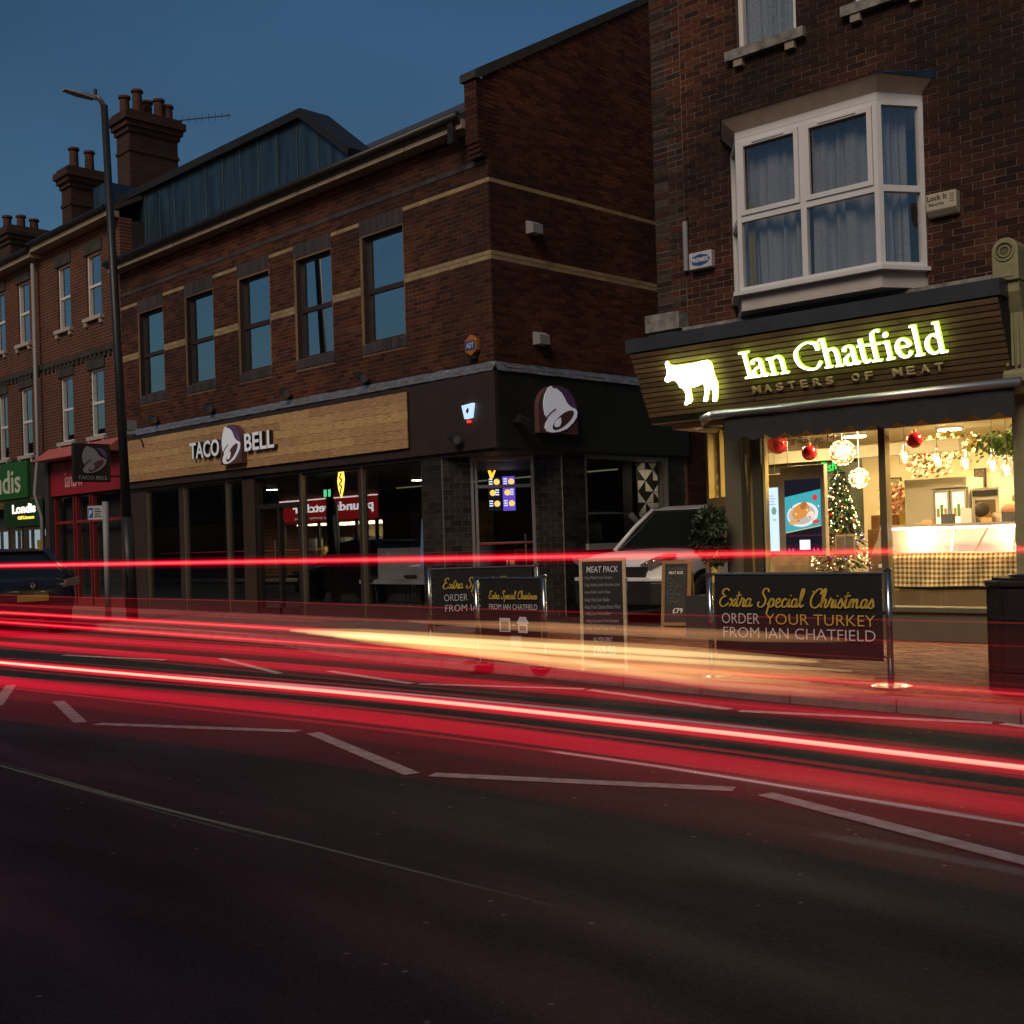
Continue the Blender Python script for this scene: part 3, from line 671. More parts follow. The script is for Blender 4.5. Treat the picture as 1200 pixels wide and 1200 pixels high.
for x,y,l in ((-22.5,14.5,'behind the first windows'),(-18.6,15.5,'behind the double doors'),(-13.12,16.75,'beside the patterned tile panel')):  # lamps added to brighten the dark room and the tile panel
    t = thing('added_spot','added dim warm ceiling spot inside the restaurant '+l,'ceiling light',(x,y,2.6),0,'added dim spots inside the restaurant')
    MB().lathe([(.14,2.66),(.14,2.698)],(x,y,0),14).build('rim', black_p, t); MB().lathe([(.12,2.652),(.12,2.659)],(x,y,0),14).build('lens', EM('added_spot_glow',(1,.8,.55),22), t)
bn = thing('bench','pale grey bench seat behind the window beside the tiled pier','bench',(-16.2,13.6,.1))
B(-17.9,-14.7,13.4,13.85,.62,.70).build('seat', M('bench_grey',(.30,.31,.33),.6), bn); B(-17.9,-14.7,13.86,13.95,.70,1.28).build('backrest', M('bench_grey',(.30,.31,.33),.6), bn)
for x in (-17.7,-16.3,-14.9): B(x,x+.08,13.5,13.8,.104,.62).build('leg', black_p, bn)
for k,(x,c) in enumerate(((-21.8,(.14,.05,.2)),(-19.9,(.25,.16,.05)),(-17.4,(.05,.10,.12)))):
    pn_ = thing('wall_poster','framed poster on the dark back wall of the restaurant '+('behind the first windows','behind the double doors','behind the red reflection')[k],'poster',(x,17.88,1.2))
    B(x,x+1.1,17.86,17.895,1.1,2.3).build('frame', black_p, pn_); B(x+.05,x+1.05,17.85,17.859,1.15,2.25).build('print', M('rest_poster_%d'%k,c,.6,var=.8,scale=5), pn_)
sc_ = thing('serving_counter','dark tiled serving counter inside the restaurant','counter',(-20,16.4,.1))
B(-23,-17.5,16.2,16.8,.104,1.1).build('body', M('counter_tile',(.06,.06,.065),.3), sc_); B(-23.05,-17.45,16.15,16.85,1.1,1.15).build('top', M('counter_top',(.28,.26,.22),.3), sc_)
tag(MB().tube([(-24.62,12.10,3.55),(-24.6,12.03,3.80),(-24.3,12.0,3.93),(-23.95,12.0,3.92),(-23.72,12.02,3.78),(-23.68,12.05,3.62)],.014,6).build('cable', black_pl, None, None, smooth=True),'black loop of cable hanging over the left end of the timber boards','cable')
# chairs and tables silhouettes inside
seat_m = M('dark_chair',(.02,.02,.022),.6)
for (x,y,l) in ((-17.6,13.4,'nearest the double doors'),(-16.9,13.9,'set farther back between two others'),(-15.6,13.5,'nearest the blue pennant')):
    t = thing('stool', 'dark stool inside the restaurant window '+l, 'stool', (x,y,.1), 0, 'stools inside the restaurant')
    MB().lathe([(.17,.72),(.17,.77)],(x,y,0),14).build('seat', seat_m, t)
    for k in range(4):
        a = k*math.pi/2+.4; MB().cyl((x+.12*math.cos(a),y+.12*math.sin(a),.72),(x+.2*math.cos(a),y+.2*math.sin(a),.104),.014,n=6).build('leg', seat_m, t)
# things fixed to the brickwork
def flood(x,z,lab,fr=FF,n=.0):
    t = thing('floodlight', lab, 'floodlight', tuple((fr @ Vector((x,z,n)))), 0, 'floodlights above the timber fascia')
    MB().cyl((x,z,n),(x,z,n+.12),.03,n=10).build('arm', black_p, t, fr)
    MB().cyl((x-.05,z+.02,n+.14),(x+.12,z-.05,n+.16),.07,.085,n=14).build('head', black_pl, t, fr, smooth=False)
    MB().cyl((x+.12,z-.05,n+.16),(x+.125,z-.052,n+.161),.075,n=14).build('lens', M('dull_lens',(.2,.2,.22),.15), t, fr)
for x,l in ((-23.3,'far left end'),(-20.98,'second pier from the left'),(-18.23,'middle'),(-15.9,'rightmost window')): flood(x,4.22,'small black floodlight above the lead flashing at the '+l)
flood(-13.5,2.98,'black spotlight low on the black fascia under the lit alarm',FF,.08); flood(12.5,3.17,'black spotlight on the side fascia left of the bell badge',FS,.08)
al = thing('alarm_box', 'orange hexagonal alarm box with blue adt badge on the brick corner', 'alarm', (-13.18,12.15,4.2))
hexp = [(-13.18+.15*math.cos(a),4.36+.165*math.sin(a)) for a in [math.pi/2+i*math.pi/3 for i in range(6)]]
MB().prism(hexp,.0,.09).build('case', M('orange_case',(.50,.17,.03),.45), al, FF, bevel=.01)
MB().box(-13.29,-13.07,4.29,4.43,.09,.096).build('badge', M('blue_badge',(.03,.09,.35),.4), al, FF); lettering('ADT',FF,-13.26,-13.10,4.32,4.40,white_m,al).location.y -= .097
MB().box(-13.26,-13.10,4.15,4.21,.0,.07).build('strobe', black_pl, al, FF)
la = thing('lit_alarm_box', 'small glowing white alarm box with a red light below on the black fascia', 'alarm', (-13.25,12.1,3.2))
MB().prism([(-13.37,3.45),(-13.12,3.47),(-13.17,3.25),(-13.31,3.24)],.081,.14).build('case', EM('lit_alarm',(.55,.75,1),1.1), la, FF); 
MB().prism([(-13.27,3.36),(-13.22,3.41),(-13.20,3.36),(-13.24,3.31)],.14,.145).build('emblem', M('maroon',(.15,.02,.05),.5), la, FF)
MB().box(-13.28,-13.22,3.18,3.215,.08,.12).build('red_lamp', EM('red_led',(1,.03,.02),2), la, FF)
for y,z,l in ((13.08,6.22,'upper'),(13.16,4.50,'lower')):
    MBv = MB().prism([(0,.0),(.16,0),(.16,.14),(.05,.20),(0,.20)],y-.11,y+.11,ax=0)
    v = MBv; v.v = [(a, z-.1+c, b) for a,b,c in v.v]
    tag(v.build('vent_cowl', grey_pl, None, FS), 'small grey vent cowl on the side wall, '+l+' of the two', 'vent', 'vent cowls on the brick side wall')
# projecting blade sign
ps = thing('projecting_sign', 'square black hanging sign with a white bell and taco bell lettering beside the lamp post', 'sign', (-24.7,11.35,2.9))
FP = wallframe((-24.66,10.92,0), math.pi/2)
MB().box(0,.83,2.92,3.76,-.12,0).build('sign_box', black_p, ps, FP, bevel=.01)
bell_logo(FP @ Matrix.Translation((.12,3.10,-.05)), .62,.62, ps, badge=False, white=M('grey_bell',(.34,.36,.42),.5))
MB().prism([(.50,3.66),(.62,3.67),(.73,3.58),(.76,3.44),(.66,3.50),(.58,3.60)],0,.006).build('purple_flash', purple_m, ps, FP)
lettering('TACO BELL', FP, .08,.76,2.97,3.05, M('grey_bell',(.34,.36,.42),.5), ps, depth=.006, bold=.015)
for z in (3.05,3.62): MB().cyl((-24.72,11.75,z),(-24.72,12.1,z),.02,n=8).build('bracket', black_p, ps)
# ================================================================== butcher's shop building
AI = math.radians(4); PI0 = Vector((-6.46,12.3,0)); IROT = Matrix.Rotation(AI,4,'Z')
IF = Matrix.Translation(PI0) @ IROT                     # local (u, depth into the building, z)
IW = wallframe(PI0, AI)                                 # local (u, z, out of the wall)
def IP(u,w,z): return tuple(IF @ Vector((u,-w,z)))
def ithing(name,label,cat,u,w,z,group=None): return thing(name,label,cat,IP(u,w,z),AI,group)
BU = thing('butcher_building', 'tall dark red brick building with white bay window above the lit butcher shop', 'building', IP(-3.05,0,0), AI)
UL, UR = -3.06, 4.2
UPW = [(-1.77,-.97,7.30,9.2),(-.24,.56,7.36,9.2),(1.9,2.7,7.3,9.2)]
BAY = (-1.92,.52,4.02,6.22)
hol = UPW+[BAY]
grid_wall(MB(), UL+.006,UR, 3.9,10.9, hol, -.3,-.0045).build('wall', mortar_old, BU, IW)
MB().box(UL+.006,UL+.3,.1,3.9,-8,-1.02).box(UL+.006,UL+.3,3.9,10.9,-8,-.3).build('wall', mortar_old, BU, IW)
MB().box(UL+.01,UR,10.9,11.1,-8,.1).build('roof', tile_roof, BU, IW)
pool = []
brh = [(a-.0,b+.0,c-.0,d) for a,b,c,d in UPW]+[BAY]
course(BU, IW, UL+.45,UR, 3.98,10.2, brick_old, bw=.23, bh=.0755, joint=.010, holes=brh, pool=pool, jit=.003)
# toothed, sooty end strip
r = 0; z = 3.98
while z < 10.2:
    e = UL+(.45 if r%2 else .34)
    if not r%2: pool.append((UL+.345,UL+.445,z+.005,z+.0705,random.uniform(-.003,.003),brick_old))
    pool.append((UL,UL+.22,z+.005,z+.0705,random.uniform(-.004,.004),brick_soot if random.random()<.8 else brick_old))
    pool.append((UL+.225,e-.005,z+.005,z+.0705,random.uniform(-.004,.004),brick_soot if random.random()<.65 else brick_old))
    z += .0755; r += 1
lay(BU, IW, pool, 'brick', limit=300, stuffname='brickwork')
# side wall to the alley, brick too
pool = []; FA = Matrix.Translation(IP(UL,0,0)) @ Matrix.Rotation(AI-math.pi/2,4,'Z') @ FRONT
# upper sash windows
def sash(a,b,c,d,cur):
    f = MB(); t = .06
    f.box(a,b,c,c+t,-.14,-.06).box(a,a+t,c+t,d,-.14,-.06).box(b-t,b,c+t,d,-.14,-.06).box(a+t,b-t,(c+d)/2+.1,(c+d)/2+.16,-.14,-.07)
    w = f.build('window', upvc, BU, IW); MB().box(a+t,b-t,c+t,d,-.11,-.105).build('pane', g_bay, w, IW)
    drape(a+.05,b-.02,c+.04,d,-.2,curt_l,w,.07)
    MB().box(a-.5,b+.5,c-.3,d,-1.6,-1.5).build('room_back', dark_in, w, IW)
    MB().box(a-.13,b+.13,c-.12,c-.002,-.1,.09).build('stone_sill', stone, BU, IW)
    for q in (a-.02,b-.12): MB().box(q,q+.12,c-.21,c-.122,0,.07).build('sill_bracket', fascia_w, BU, IW)
def drape(u0,u1,z0,z1,n,mat,parent,amp=.04,fr=None,pull=0):
    k = 40; vs = []
    for i in range(k+1):
        u = u0+(u1-u0)*i/k; ph = i*.55+1.7*math.sin(i*.23+u0*3)+.9*math.sin(i*.61+u1*5)
        for j in range(6):
            z = z0+(z1-z0)*j/5; t = 1-j/5
            vs.append((u+pull*math.sin(math.pi*t*.6)*((i/k)-.5), z, n+amp*math.sin(ph+.5*math.sin(j*.8))*(.35+.65*t)))
    fs = [(i*6+j,(i+1)*6+j,(i+1)*6+j+1,i*6+j+1) for i in range(k) for j in range(5)]
    return MB().add(vs,fs).build('curtain', mat, parent, fr or IW, smooth=True)
for q in UPW: sash(*q,0)
# canted bay window
bz0,bz1,bw_ = 4.21,6.05,.45
P = [(-1.92,0),(-1.58,bw_),(.19,bw_),(.52,0)]
bay = MB()
def shell(P,z0,z1,grow=0):
    c = [(P[0][0]-grow,-.05),(P[1][0]-grow*.6,P[1][1]+grow),(P[2][0]+grow*.6,P[2][1]+grow),(P[3][0]+grow,-.05)]
    return c
W2 = Matrix.Translation(PI0) @ IROT @ Matrix(((1,0,0,0),(0,-1,0,0),(0,0,1,0),(0,0,0,1)))   # (u, w, z)
BW = MB().prism(shell(P,0,0,-.02),4.0,4.18).build('bay_apron', old_white, BU, W2)
MB().prism(shell(P,0,0,.07),4.18,4.225).build('bay_sill', upvc, BU, W2)
MB().prism(shell(P,0,0,.0),6.05,6.13).build('bay_head', upvc, BU, W2)
v = MB(); lo = shell(P,0,0,.0); hi = shell(P,0,0,.15)
v.add([(a,b,6.131) for a,b in lo]+[(a,b,6.27) for a,b in hi],[(0,1,2,3),(7,6,5,4),(0,4,5,1),(1,5,6,2),(2,6,7,3),(3,7,4,0)])
v.build('bay_cornice', M('cream_cornice',(.66,.55,.44),.75,var=.15,scale=5,bump=.2), BU, W2)
hi2 = shell(P,0,0,.165)
MB().add([(a,b,6.272) for a,b in hi2]+[(a,max(b-.25,.0),6.36) for a,b in hi2],[(0,1,2,3),(7,6,5,4),(0,4,5,1),(1,5,6,2),(2,6,7,3),(3,7,4,0)]).build('bay_roof', lead, BU, W2)
def bayface(p,q,name):
    p,q = Vector((p[0],p[1],0)),Vector((q[0],q[1],0)); L = (q-p).length
    wp = W2 @ p; wq = W2 @ q
    return wallframe(wp, math.atan2((wq-wp).y,(wq-wp).x)), L
for k,(p,q) in enumerate(zip(P,P[1:])):
    fr, L = bayface(p,q,'')
    f = MB(); fz0,fz1,zm = 4.226,6.048,5.05; t = .055
    divs = [0,L] if k != 1 else [0,.86,L]
    f.box(0,t,fz0,fz1,-.07,-.003).box(L-t,L,fz0,fz1,-.07,-.003).box(t,L-t,fz0,fz0+.05,-.07,-.003).box(t,L-t,fz1-.05,fz1,-.07,-.003).box(t,L-t,zm,zm+.07,-.07,-.001)
    if k == 1: f.box(.83,.90,fz0+.05,zm,-.07,.0).box(.83,.90,zm+.07,fz1-.05,-.07,.0)
    w = f.build('bay_window', upvc, BU, fr)
    spans = [(t,L-t)] if k != 1 else [(t,.83),(.90,L-t)]
    for a,b in spans:
        if k == 1:   # opening casements with their own frame and vent
            g = MB(); z0,z1 = zm+.075,fz1-.055
            g.box(a+.005,b-.005,z0,z0+.055,-.02,.018).box(a+.005,b-.005,z1-.055,z1,-.02,.018).box(a+.005,a+.06,z0+.055,z1-.055,-.02,.018).box(b-.06,b-.005,z0+.055,z1-.055,-.02,.018).build('casement', upvc, w, fr)
            MB().box(a+.18,b-.18,z1-.036,z1-.014,.018,.03).build('trickle_vent', upvc, w, fr)
        MB().box(a,b,zm+.07,fz1-.05,-.045,-.04).build('pane', g_bay, w, fr); MB().box(a,b,fz0+.05,zm,-.045,-.04).build('pane', g_bay, w, fr)
        drape(a+.01,b-.02,fz0,fz1,-.20,curt_w,w,.07,fr)
    if k == 1: drape(.07,.16,fz0+.02,5.3,-.13,curt_y,w,.01,fr)
MB().box(-1.95,.6,3.95,6.3,-1.6,-1.5).build('room_back', M('dim_room',(.03,.028,.025),.9), BU, IW)
# stone ledge, corner block, fascia box
MB().prism([(UL-.02,3.86),(UL-.02,3.99),(UR,3.99),(UR,3.86)],.0,.14).build('stone_ledge', stone, BU, IW)
cb = MB().box(UL-.06,-2.60,3.98,4.20,-.1,.22).box(UL-.03,-2.66,3.83,3.98,-.1,.17).build('corner_stone', stone, BU, IW)
ft = [(.0,2.80),(.30,2.87),(.70,3.66),(.70,3.84),(.0,3.90)]
MB().prism([(w,z) for w,z in ((-.25,2.80),(.26,2.80),(.66,3.66),(-.25,3.66))], UL+.02,1.50, ax=0).xf(Matrix(((1,0,0,0),(0,1,0,0),(0,0,1,0),(0,0,0,1)))).build('fascia_core', M('fascia_black',(.012,.011,.01),.8), BU, W2)
MB().prism([(-.2,3.67),(.70,3.665),(.715,3.83),(-.0,3.88),(-.2,3.88)], UL-.03,1.52, ax=0).build('fascia_trim', trim_d, BU, W2)
# canted slats: frame F along the slope
O_ = IF @ Vector((0,-.3,2.87)); ex = IROT @ Vector((1,0,0)); ey = ((IF @ Vector((0,-.7,3.66)))-O_).normalized(); ez = ex.cross(ey)
FZ = Matrix(((ex.x,ey.x,ez.x,O_.x),(ex.y,ey.y,ez.y,O_.y),(ex.z,ey.z,ez.z,O_.z),(0,0,0,1)))
ns = 13; h = .872/ns
for i in range(ns):
    u = UL+.02
    cuts = [u, random.uniform(-1.6,-.4), random.uniform(.3,1.0), 1.49]
    for a,b in zip(cuts,cuts[1:]):
        MB().box(a+.001,b-.001,i*h+.004,(i+1)*h-.013,-.035,.0+random.uniform(-.001,.001)).build('slat', slat_m, BU, FZ)
for i in range(9):   # end returns and underside slats
    MB().prism([(.28-.02*0,2.80),(.30,2.80)][:1]+[(.0+i*.032,2.792),(.0+i*.032+.022,2.792),(.0+i*.032+.022,2.80)][:3] if False else [(-.2+i*.052,2.785),(-.2+i*.052+.036,2.785),(-.2+i*.052+.036,2.799),(-.2+i*.052,2.799)], UL+.02,1.49, ax=0).build('soffit_slat', slat_m, BU, W2)
# glowing cow and name
green_halo = EM('lime_halo',(.42,.75,.03),2.6)
face_w = EM('letter_face',(.95,1,.62),5.0)
cow = [(-2.478,.738),(-2.458,.727),(-2.455,.693),(-2.432,.677),(-2.362,.663),(-2.241,.664),(-2.132,.662),(-1.991,.676),(-1.919,.676),(-1.882,.653),(-1.871,.602),(-1.881,.513),(-1.877,.438),(-1.867,.386),(-1.878,.321),(-1.912,.225),(-1.944,.152),(-2.0,.159),(-1.974,.215),(-1.956,.272),(-1.963,.323),(-1.983,.359),(-2.005,.303),(-2.039,.239),(-2.075,.167),(-2.128,.173),(-2.099,.221),(-2.072,.277),(-2.051,.359),(-2.06,.402),(-2.132,.377),(-2.19,.367),(-2.251,.379),(-2.266,.317),(-2.274,.25),(-2.281,.199),(-2.31,.168),(-2.349,.164),(-2.368,.149),(-2.407,.157),(-2.381,.193),(-2.356,.242),(-2.339,.308),(-2.351,.357),(-2.396,.392),(-2.413,.454),(-2.439,.487),(-2.486,.489),(-2.528,.477),(-2.553,.471),(-2.578,.496),(-2.569,.525),(-2.532,.563),(-2.508,.619),(-2.505,.67),(-2.503,.712)]
cs = thing('cow_sign', 'glowing white cow silhouette mounted on the dark slatted fascia', 'sign', tuple(FZ @ Vector((-2.22,.42,.05))), AI)
MB().prism(cow[::-1],.085,.092).build('cow_face', EM('cow_face',(1,1,.86),9), cs, FZ)
MB().prism(cow[::-1],.06,.084).build('cow_return', EM('cow_return',(.62,.8,.12),4), cs, FZ)
for (a,b) in ((-2.3,.3),(-2.0,.3),(-2.4,.6),(-1.95,.6)): MB().cyl((a,b,0),(a,b,.06),.008,n=6).build('standoff', chrome, cs, FZ)
# serif letters drawn with a broad pen: cap height 1
def serif_glyphs():
    G = {}
    TK,TN = .17,.055
    def S(*st): return st
    G['I'] = (.40,[('s',(.2,.0),(.2,1.0))],[(-.03,.0,.43),(-.03,1.0,.43)])
    G['C'] = (.86,[('c',(.80,.70),(.76,.90),(.58,.99),(.36,.93),(.15,.72),(.12,.45),(.22,.17),(.46,.02),(.66,.06),(.80,.25)),('s',(.80,.68),(.80,.97))],[])
    G['a'] = (.54,[('c',(.10,.50),(.14,.62),(.27,.66),(.37,.60),(.385,.48)),('s',(.385,.52),(.385,.12)),('c',(.385,.12),(.40,.03),(.47,.02),(.52,.08)),('c',(.385,.40),(.20,.33),(.08,.20),(.12,.04),(.24,.02),(.385,.13))],[])
    G['n'] = (.64,[('s',(.15,.0),(.15,.64)),('c',(.15,.50),(.27,.63),(.40,.65),(.48,.54),(.49,.40)),('s',(.49,.42),(.49,.0))],[(.03,.0,.27),(.37,.0,.61),(.03,.64,.16)])
    G['h'] = (.64,[('s',(.15,.0),(.15,1.05)),('c',(.15,.50),(.27,.63),(.40,.65),(.48,.54),(.49,.40)),('s',(.49,.42),(.49,.0))],[(.03,.0,.27),(.37,.0,.61),(.03,1.05,.16)])
    G['t'] = (.40,[('s',(.18,.16),(.18,.84)),('c',(.18,.16),(.20,.05),(.27,.02),(.37,.08))],[(.04,.63,.36)])
    G['f'] = (.42,[('s',(.18,.0),(.18,.80)),('c',(.18,.78),(.21,.98),(.33,1.06),(.43,1.02))],[(.05,.0,.33),(.04,.63,.38)])
    G['i'] = (.32,[('s',(.16,.0),(.16,.64))],[(.03,.0,.29),(.03,.64,.17)])
    G['e'] = (.56,[('c',(.12,.37),(.48,.39),(.46,.55),(.31,.65),(.16,.56),(.09,.36),(.15,.13),(.30,.02),(.44,.07),(.51,.19))],[])
    G['l'] = (.32,[('s',(.16,.0),(.16,1.05))],[(.03,.0,.29),(.03,1.05,.17)])
    G['d'] = (.62,[('s',(.46,.0),(.46,1.05)),('c',(.46,.50),(.32,.64),(.17,.56),(.09,.34),(.14,.10),(.28,.02),(.46,.14))],[(.46,.0,.60),(.34,1.05,.47)])
    return G
GL = serif_glyphs()
def serif(ch,fr,x0,x1,y0,cap,mat,parent,z,depth,fat=0):
    w,strokes,bars = GL[ch]; mb = MB(); sx = (x1-x0)/w
    for kind,*pts in strokes:
        q = [(x0+a*sx,y0+b*cap) for a,b in pts]
        pen(mb,q,.125*cap+fat,.045*cap+fat,depth,kind=='c',z)
    for a,b,c in bars:
        pen(mb,[(x0+a*sx-fat/2,y0+(b if b<.1 else b-.03)*cap+(.022*cap if b<.1 else 0)),(x0+c*sx+fat/2,y0+(b if b<.1 else b-.03)*cap+(.022*cap if b<.1 else 0))],.05*cap,.05*cap+fat,depth,False,z)
    if ch == 'i': mb.lathe([(.085*cap+fat/2,z),(.085*cap+fat/2,z+depth)],(x0+.16*sx,y0+.86*cap,0),12)
    return mb.build('letter' if mat is face_w else 'glow_back', mat, parent, fr)
ns_ = thing('shop_name_sign', 'illuminated serif ian chatfield name letters glowing lime white on the slatted fascia', 'sign', tuple(FZ @ Vector((-.3,.5,.05))), AI)
for ch,a,b in (('I',-1.475,-1.36),('a',-1.385,-1.175),('n',-1.165,-.905),('C',-.83,-.475),('h',-.475,-.235),('a',-.235,-.045),('t',-.055,.085),('f',.075,.24),('i',.245,.355),('e',.365,.555),('l',.565,.68),('d',.685,.925)):
    serif(ch,FZ,a,b,.385,.325,face_w,ns_,.075,.012,.0)
    serif(ch,FZ,a,b,.385,.325,green_halo,ns_,.045,.028,.006)
for k in range(16):
    a = -1.35+k*.152; MB().cyl((a,.45+.1*(k%3),0),(a,.45+.1*(k%3),.05),.006,n=6).build('standoff', chrome, ns_, FZ)
ms_ = thing('strapline_sign', 'small tan capitals reading masters of meat under the glowing shop name', 'sign', tuple(FZ @ Vector((-.3,.2,.01))), AI)
u = -1.468; tot = .835+1.468; txt = 'MASTERS OF MEAT'; st = tot/(len(txt)-.35)
for i,ch in enumerate(txt):
    if ch != ' ': lettering(ch, FZ, u+i*st, u+i*st+(.085 if ch!='M' else .105), .172,.258, tan_l, ms_, depth=.03, bold=.012, name='letter')
# awning: cassette tube, end arm, scalloped valance
aw = ithing('awning', 'rolled awning with silver front tube and scalloped charcoal valance over the shop window', 'awning', -.2,.4,2.6)
MB().tube([(-2.0,-.46,2.80),(1.62,-.46,2.80)],.052,14).build('front_bar', alu, aw, IF, smooth=True)
MB().tube([(-2.02,-.46,2.80),(-2.16,-.40,2.77),(-2.22,-.30,2.72)],[.05,.06,.045],12).build('end_cap', alu, aw, IF, smooth=True)
MB().box(-2.36,-2.12,-.30,-.02,2.655,2.685).build('arm', M('amber_lit_arm',(.55,.42,.22),.4,metal=.3), aw, IF)  # amber light is put into the arm's colour
vs = []; n = 120; x0,x1 = -1.86,1.54
for i in range(n+1):
    u = x0+(x1-x0)*i/n; ph = ((u-x0)/.27)%1
    lowz = 2.52-.066*abs(math.sin(math.pi*ph))
    d = -.44+.006*math.sin(u*9)
    vs += [(u,d,2.75),(u,d,2.60),(u,d,lowz),(u,d+.006,2.75),(u,d+.006,2.60),(u,d+.006,lowz)]
fs = []
for i in range(n):
    a = i*6; b = a+6
    fs += [(a,b,b+1,a+1),(a+1,b+1,b+2,a+2),(a+3,a+4,b+4,b+3),(a+4,a+5,b+5,b+4),(a+2,b+2,b+5,a+5)]
MB().add(vs,fs).build('valance', awn_m, aw, IF)
MB().quad((-1.86,-.43,2.80),(1.54,-.43,2.80),(1.54,-.05,2.84),(-1.86,-.05,2.84)).build('canvas', awn_m, aw, IF)
# carved console and pilaster on the right
cn = [(0,4.27),(.0,3.8)]
con = MB().prism([(.10,2.70),(.10,2.0),(.10,.1),(.04,.1),(.04,2.70)],1.40,1.62,ax=0).build('pilaster', corb_m, BU, W2)
MB().prism([(.02,3.83),(.46,3.83),(.46,3.72),(.40,3.60),(.36,3.52),(.33,2.95),(.36,2.90),(.36,2.82),(.30,2.78),(.24,2.70),(.02,2.70)],1.41,1.63,ax=0).build('console', corb_m, BU, W2)
hd = MB().prism([(1.38,3.83),(1.64,3.83),(1.64,4.14)]+[(1.51+.13*math.cos(a),4.14+.13*math.sin(a)) for a in [i*math.pi/10 for i in range(1,10)]]+[(1.38,4.14)],.02,.5).build('console_head', corb_m, BU, IW, bevel=.012)
for r0,r1,n0 in ((.10,.085,.515),(.06,.045,.51)):
    MB().lathe([(r0,.50),(r0,n0),(r1,n0),(r1,.50)],(1.51,4.13,0),22).build('roundel', corb_m, hd, IW)
MB().box(1.43,1.59,3.87,4.0,.5,.508).build('sunk_panel', corb_m, hd, IW)
for k in range(3): MB().box(1.45+k*.055,1.475+k*.055,2.98,3.5,.35,.372).build('flute', corb_m, BU, IW)
MB().box(1.64,UR,.1,3.9,-.3,.0).build('next_wall', M('dark_olive_board',(.05,.047,.035),.6), BU, IW)
# shopfront joinery
sf = MB()
SZ = 2.79
MB().box(-1.63,1.40,.1,.42,-.25,.02).build('stallriser', shop_p, BU, IW)
MB().box(-1.66,1.42,.42,.47,-.25,.07).build('shop_sill', shop_p, BU, IW)
MB().box(-1.75,-1.63,.1,SZ,-.16,-.005).build('pilaster', M('dark_olive_paint',(.07,.065,.04),.5), BU, IW)
MB().box(-1.885,-1.755,.1,SZ,-.30,-.18).build('door_post', M('yellow_lit_olive_paint',(.32,.24,.07),.5), BU, IW)  # yellow shop light is put into this paint colour
MB().box(-2.12,-1.89,.1,SZ,-.2,.03).build('column', shop_p, BU, IW)
MB().box(-.115,-.035,.47,SZ,-.12,.01).build('mullion', M('bronze_mullion',(.22,.18,.10),.4,metal=.4), BU, IW)
MB().box(-1.60,-1.57,.47,SZ,-.08,.0).build('gold_edge', M('gold_trim',(.6,.48,.2),.4), BU, IW)
MB().box(1.38,1.41,.42,SZ,-.1,.05).build('end_post', shop_p, BU, IW)
for a,b in ((-1.57,-.115),(-.035,1.38)): MB().box(a,b,.47,SZ-.02,-.06,-.052).build('pane', g_clear, BU, IW)
# splayed porch window on the left
pA, pB = (UL+.02,-1.02),(-2.10,-.2)
wa, wb = W2 @ Vector((*pA,0)), W2 @ Vector((*pB,0)); FPc = wallframe(wa, math.atan2((wb-wa).y,(wb-wa).x)); PL = (wb-wa).length
pw = MB().box(0,.09,.1,SZ,-.1,0).box(PL-.12,PL-.02,.1,SZ,-.1,0).box(.09,PL-.12,1.72,1.84,-.1,0).box(.09,PL-.12,.1,.7,-.1,0).box(.55,.62,1.84,SZ,-.08,0).build('porch_window', M('yellow_lit_olive_paint',(.32,.24,.07),.5), BU, FPc)  # frame colour carries the same yellow shop light
MB().box(.09,PL-.12,.7,1.72,-.06,-.054).build('pane', g_shop, pw, FPc); MB().box(.09,PL-.12,1.84,SZ,-.06,-.054).build('pane', g_shop, pw, FPc)
# room
RL, RB = -2.95, -4.7
MB().box(UL+.3,1.5,.1,SZ,RB-.1,RB).build('back_wall', cream_w, BU, IW)
MB().box(RL-.05,RL,.1,SZ,RB,-1.05).build('left_wall', cream_w, BU, IW); MB().box(1.5,1.6,.1,SZ,RB,-.3).build('right_wall', cream_w, BU, IW)
MB().box(RL,1.5,SZ-.06,SZ-.0,RB,-.08).build('ceiling', M('cream_ceiling',(.78,.72,.58),.8), BU, IW)
MB().box(RL,1.5,.08,.105,RB,-.25).build('floor', M('brown_floor',(.16,.11,.07),.4), BU, IW)
MB().box(-1.57,1.38,2.52,SZ-.06,-.42,-.38).build('bulkhead', M('ivory_bulkhead',(.74,.62,.42),.7), BU, IW)
MB().box(RL,.1,2.30,2.46,-1.95,-1.85).build('beam', M('stone_beam',(.40,.37,.28),.7), BU, IW)
for k in range(4): MB().box(RL,RL+.012,.1,SZ-.06,-2.2-k*.6,-2.17-k*.6).build('wall_batten', cream_w, BU, IW)
lettering('Free Range Meats', IW @ Matrix.Translation((0,0,-.05)), -1.42,-.45,2.375,2.485, white_p, BU, depth=.002, name='window_lettering')
lamp_e = EM('ceiling_lamp',(1,.71,.34),300)
for u,w,l in ((-1.9,-1.0,'behind the poster screens'),(-.7,-.68,'behind the glowing wire balls'),(.6,-.68,'over the front of the meat counter'),(-1.9,-3.2,'over the dark menu panel'),(-.6,-3.4,'over the tall white fridge'),(.7,-3.2,'over the hanging green garland')):
    t = ithing('ceiling_light', 'warm round ceiling light '+l, 'ceiling light', u,w,2.70,'ceiling lights in the butcher shop')
    MB().lathe([(.17,2.70),(.17,2.728)],(u,-w,0),18).build('rim', white_p, t, IF); MB().lathe([(.15,2.692),(.15,2.699)],(u,-w,0),18).build('diffuser', lamp_e, t, IF)
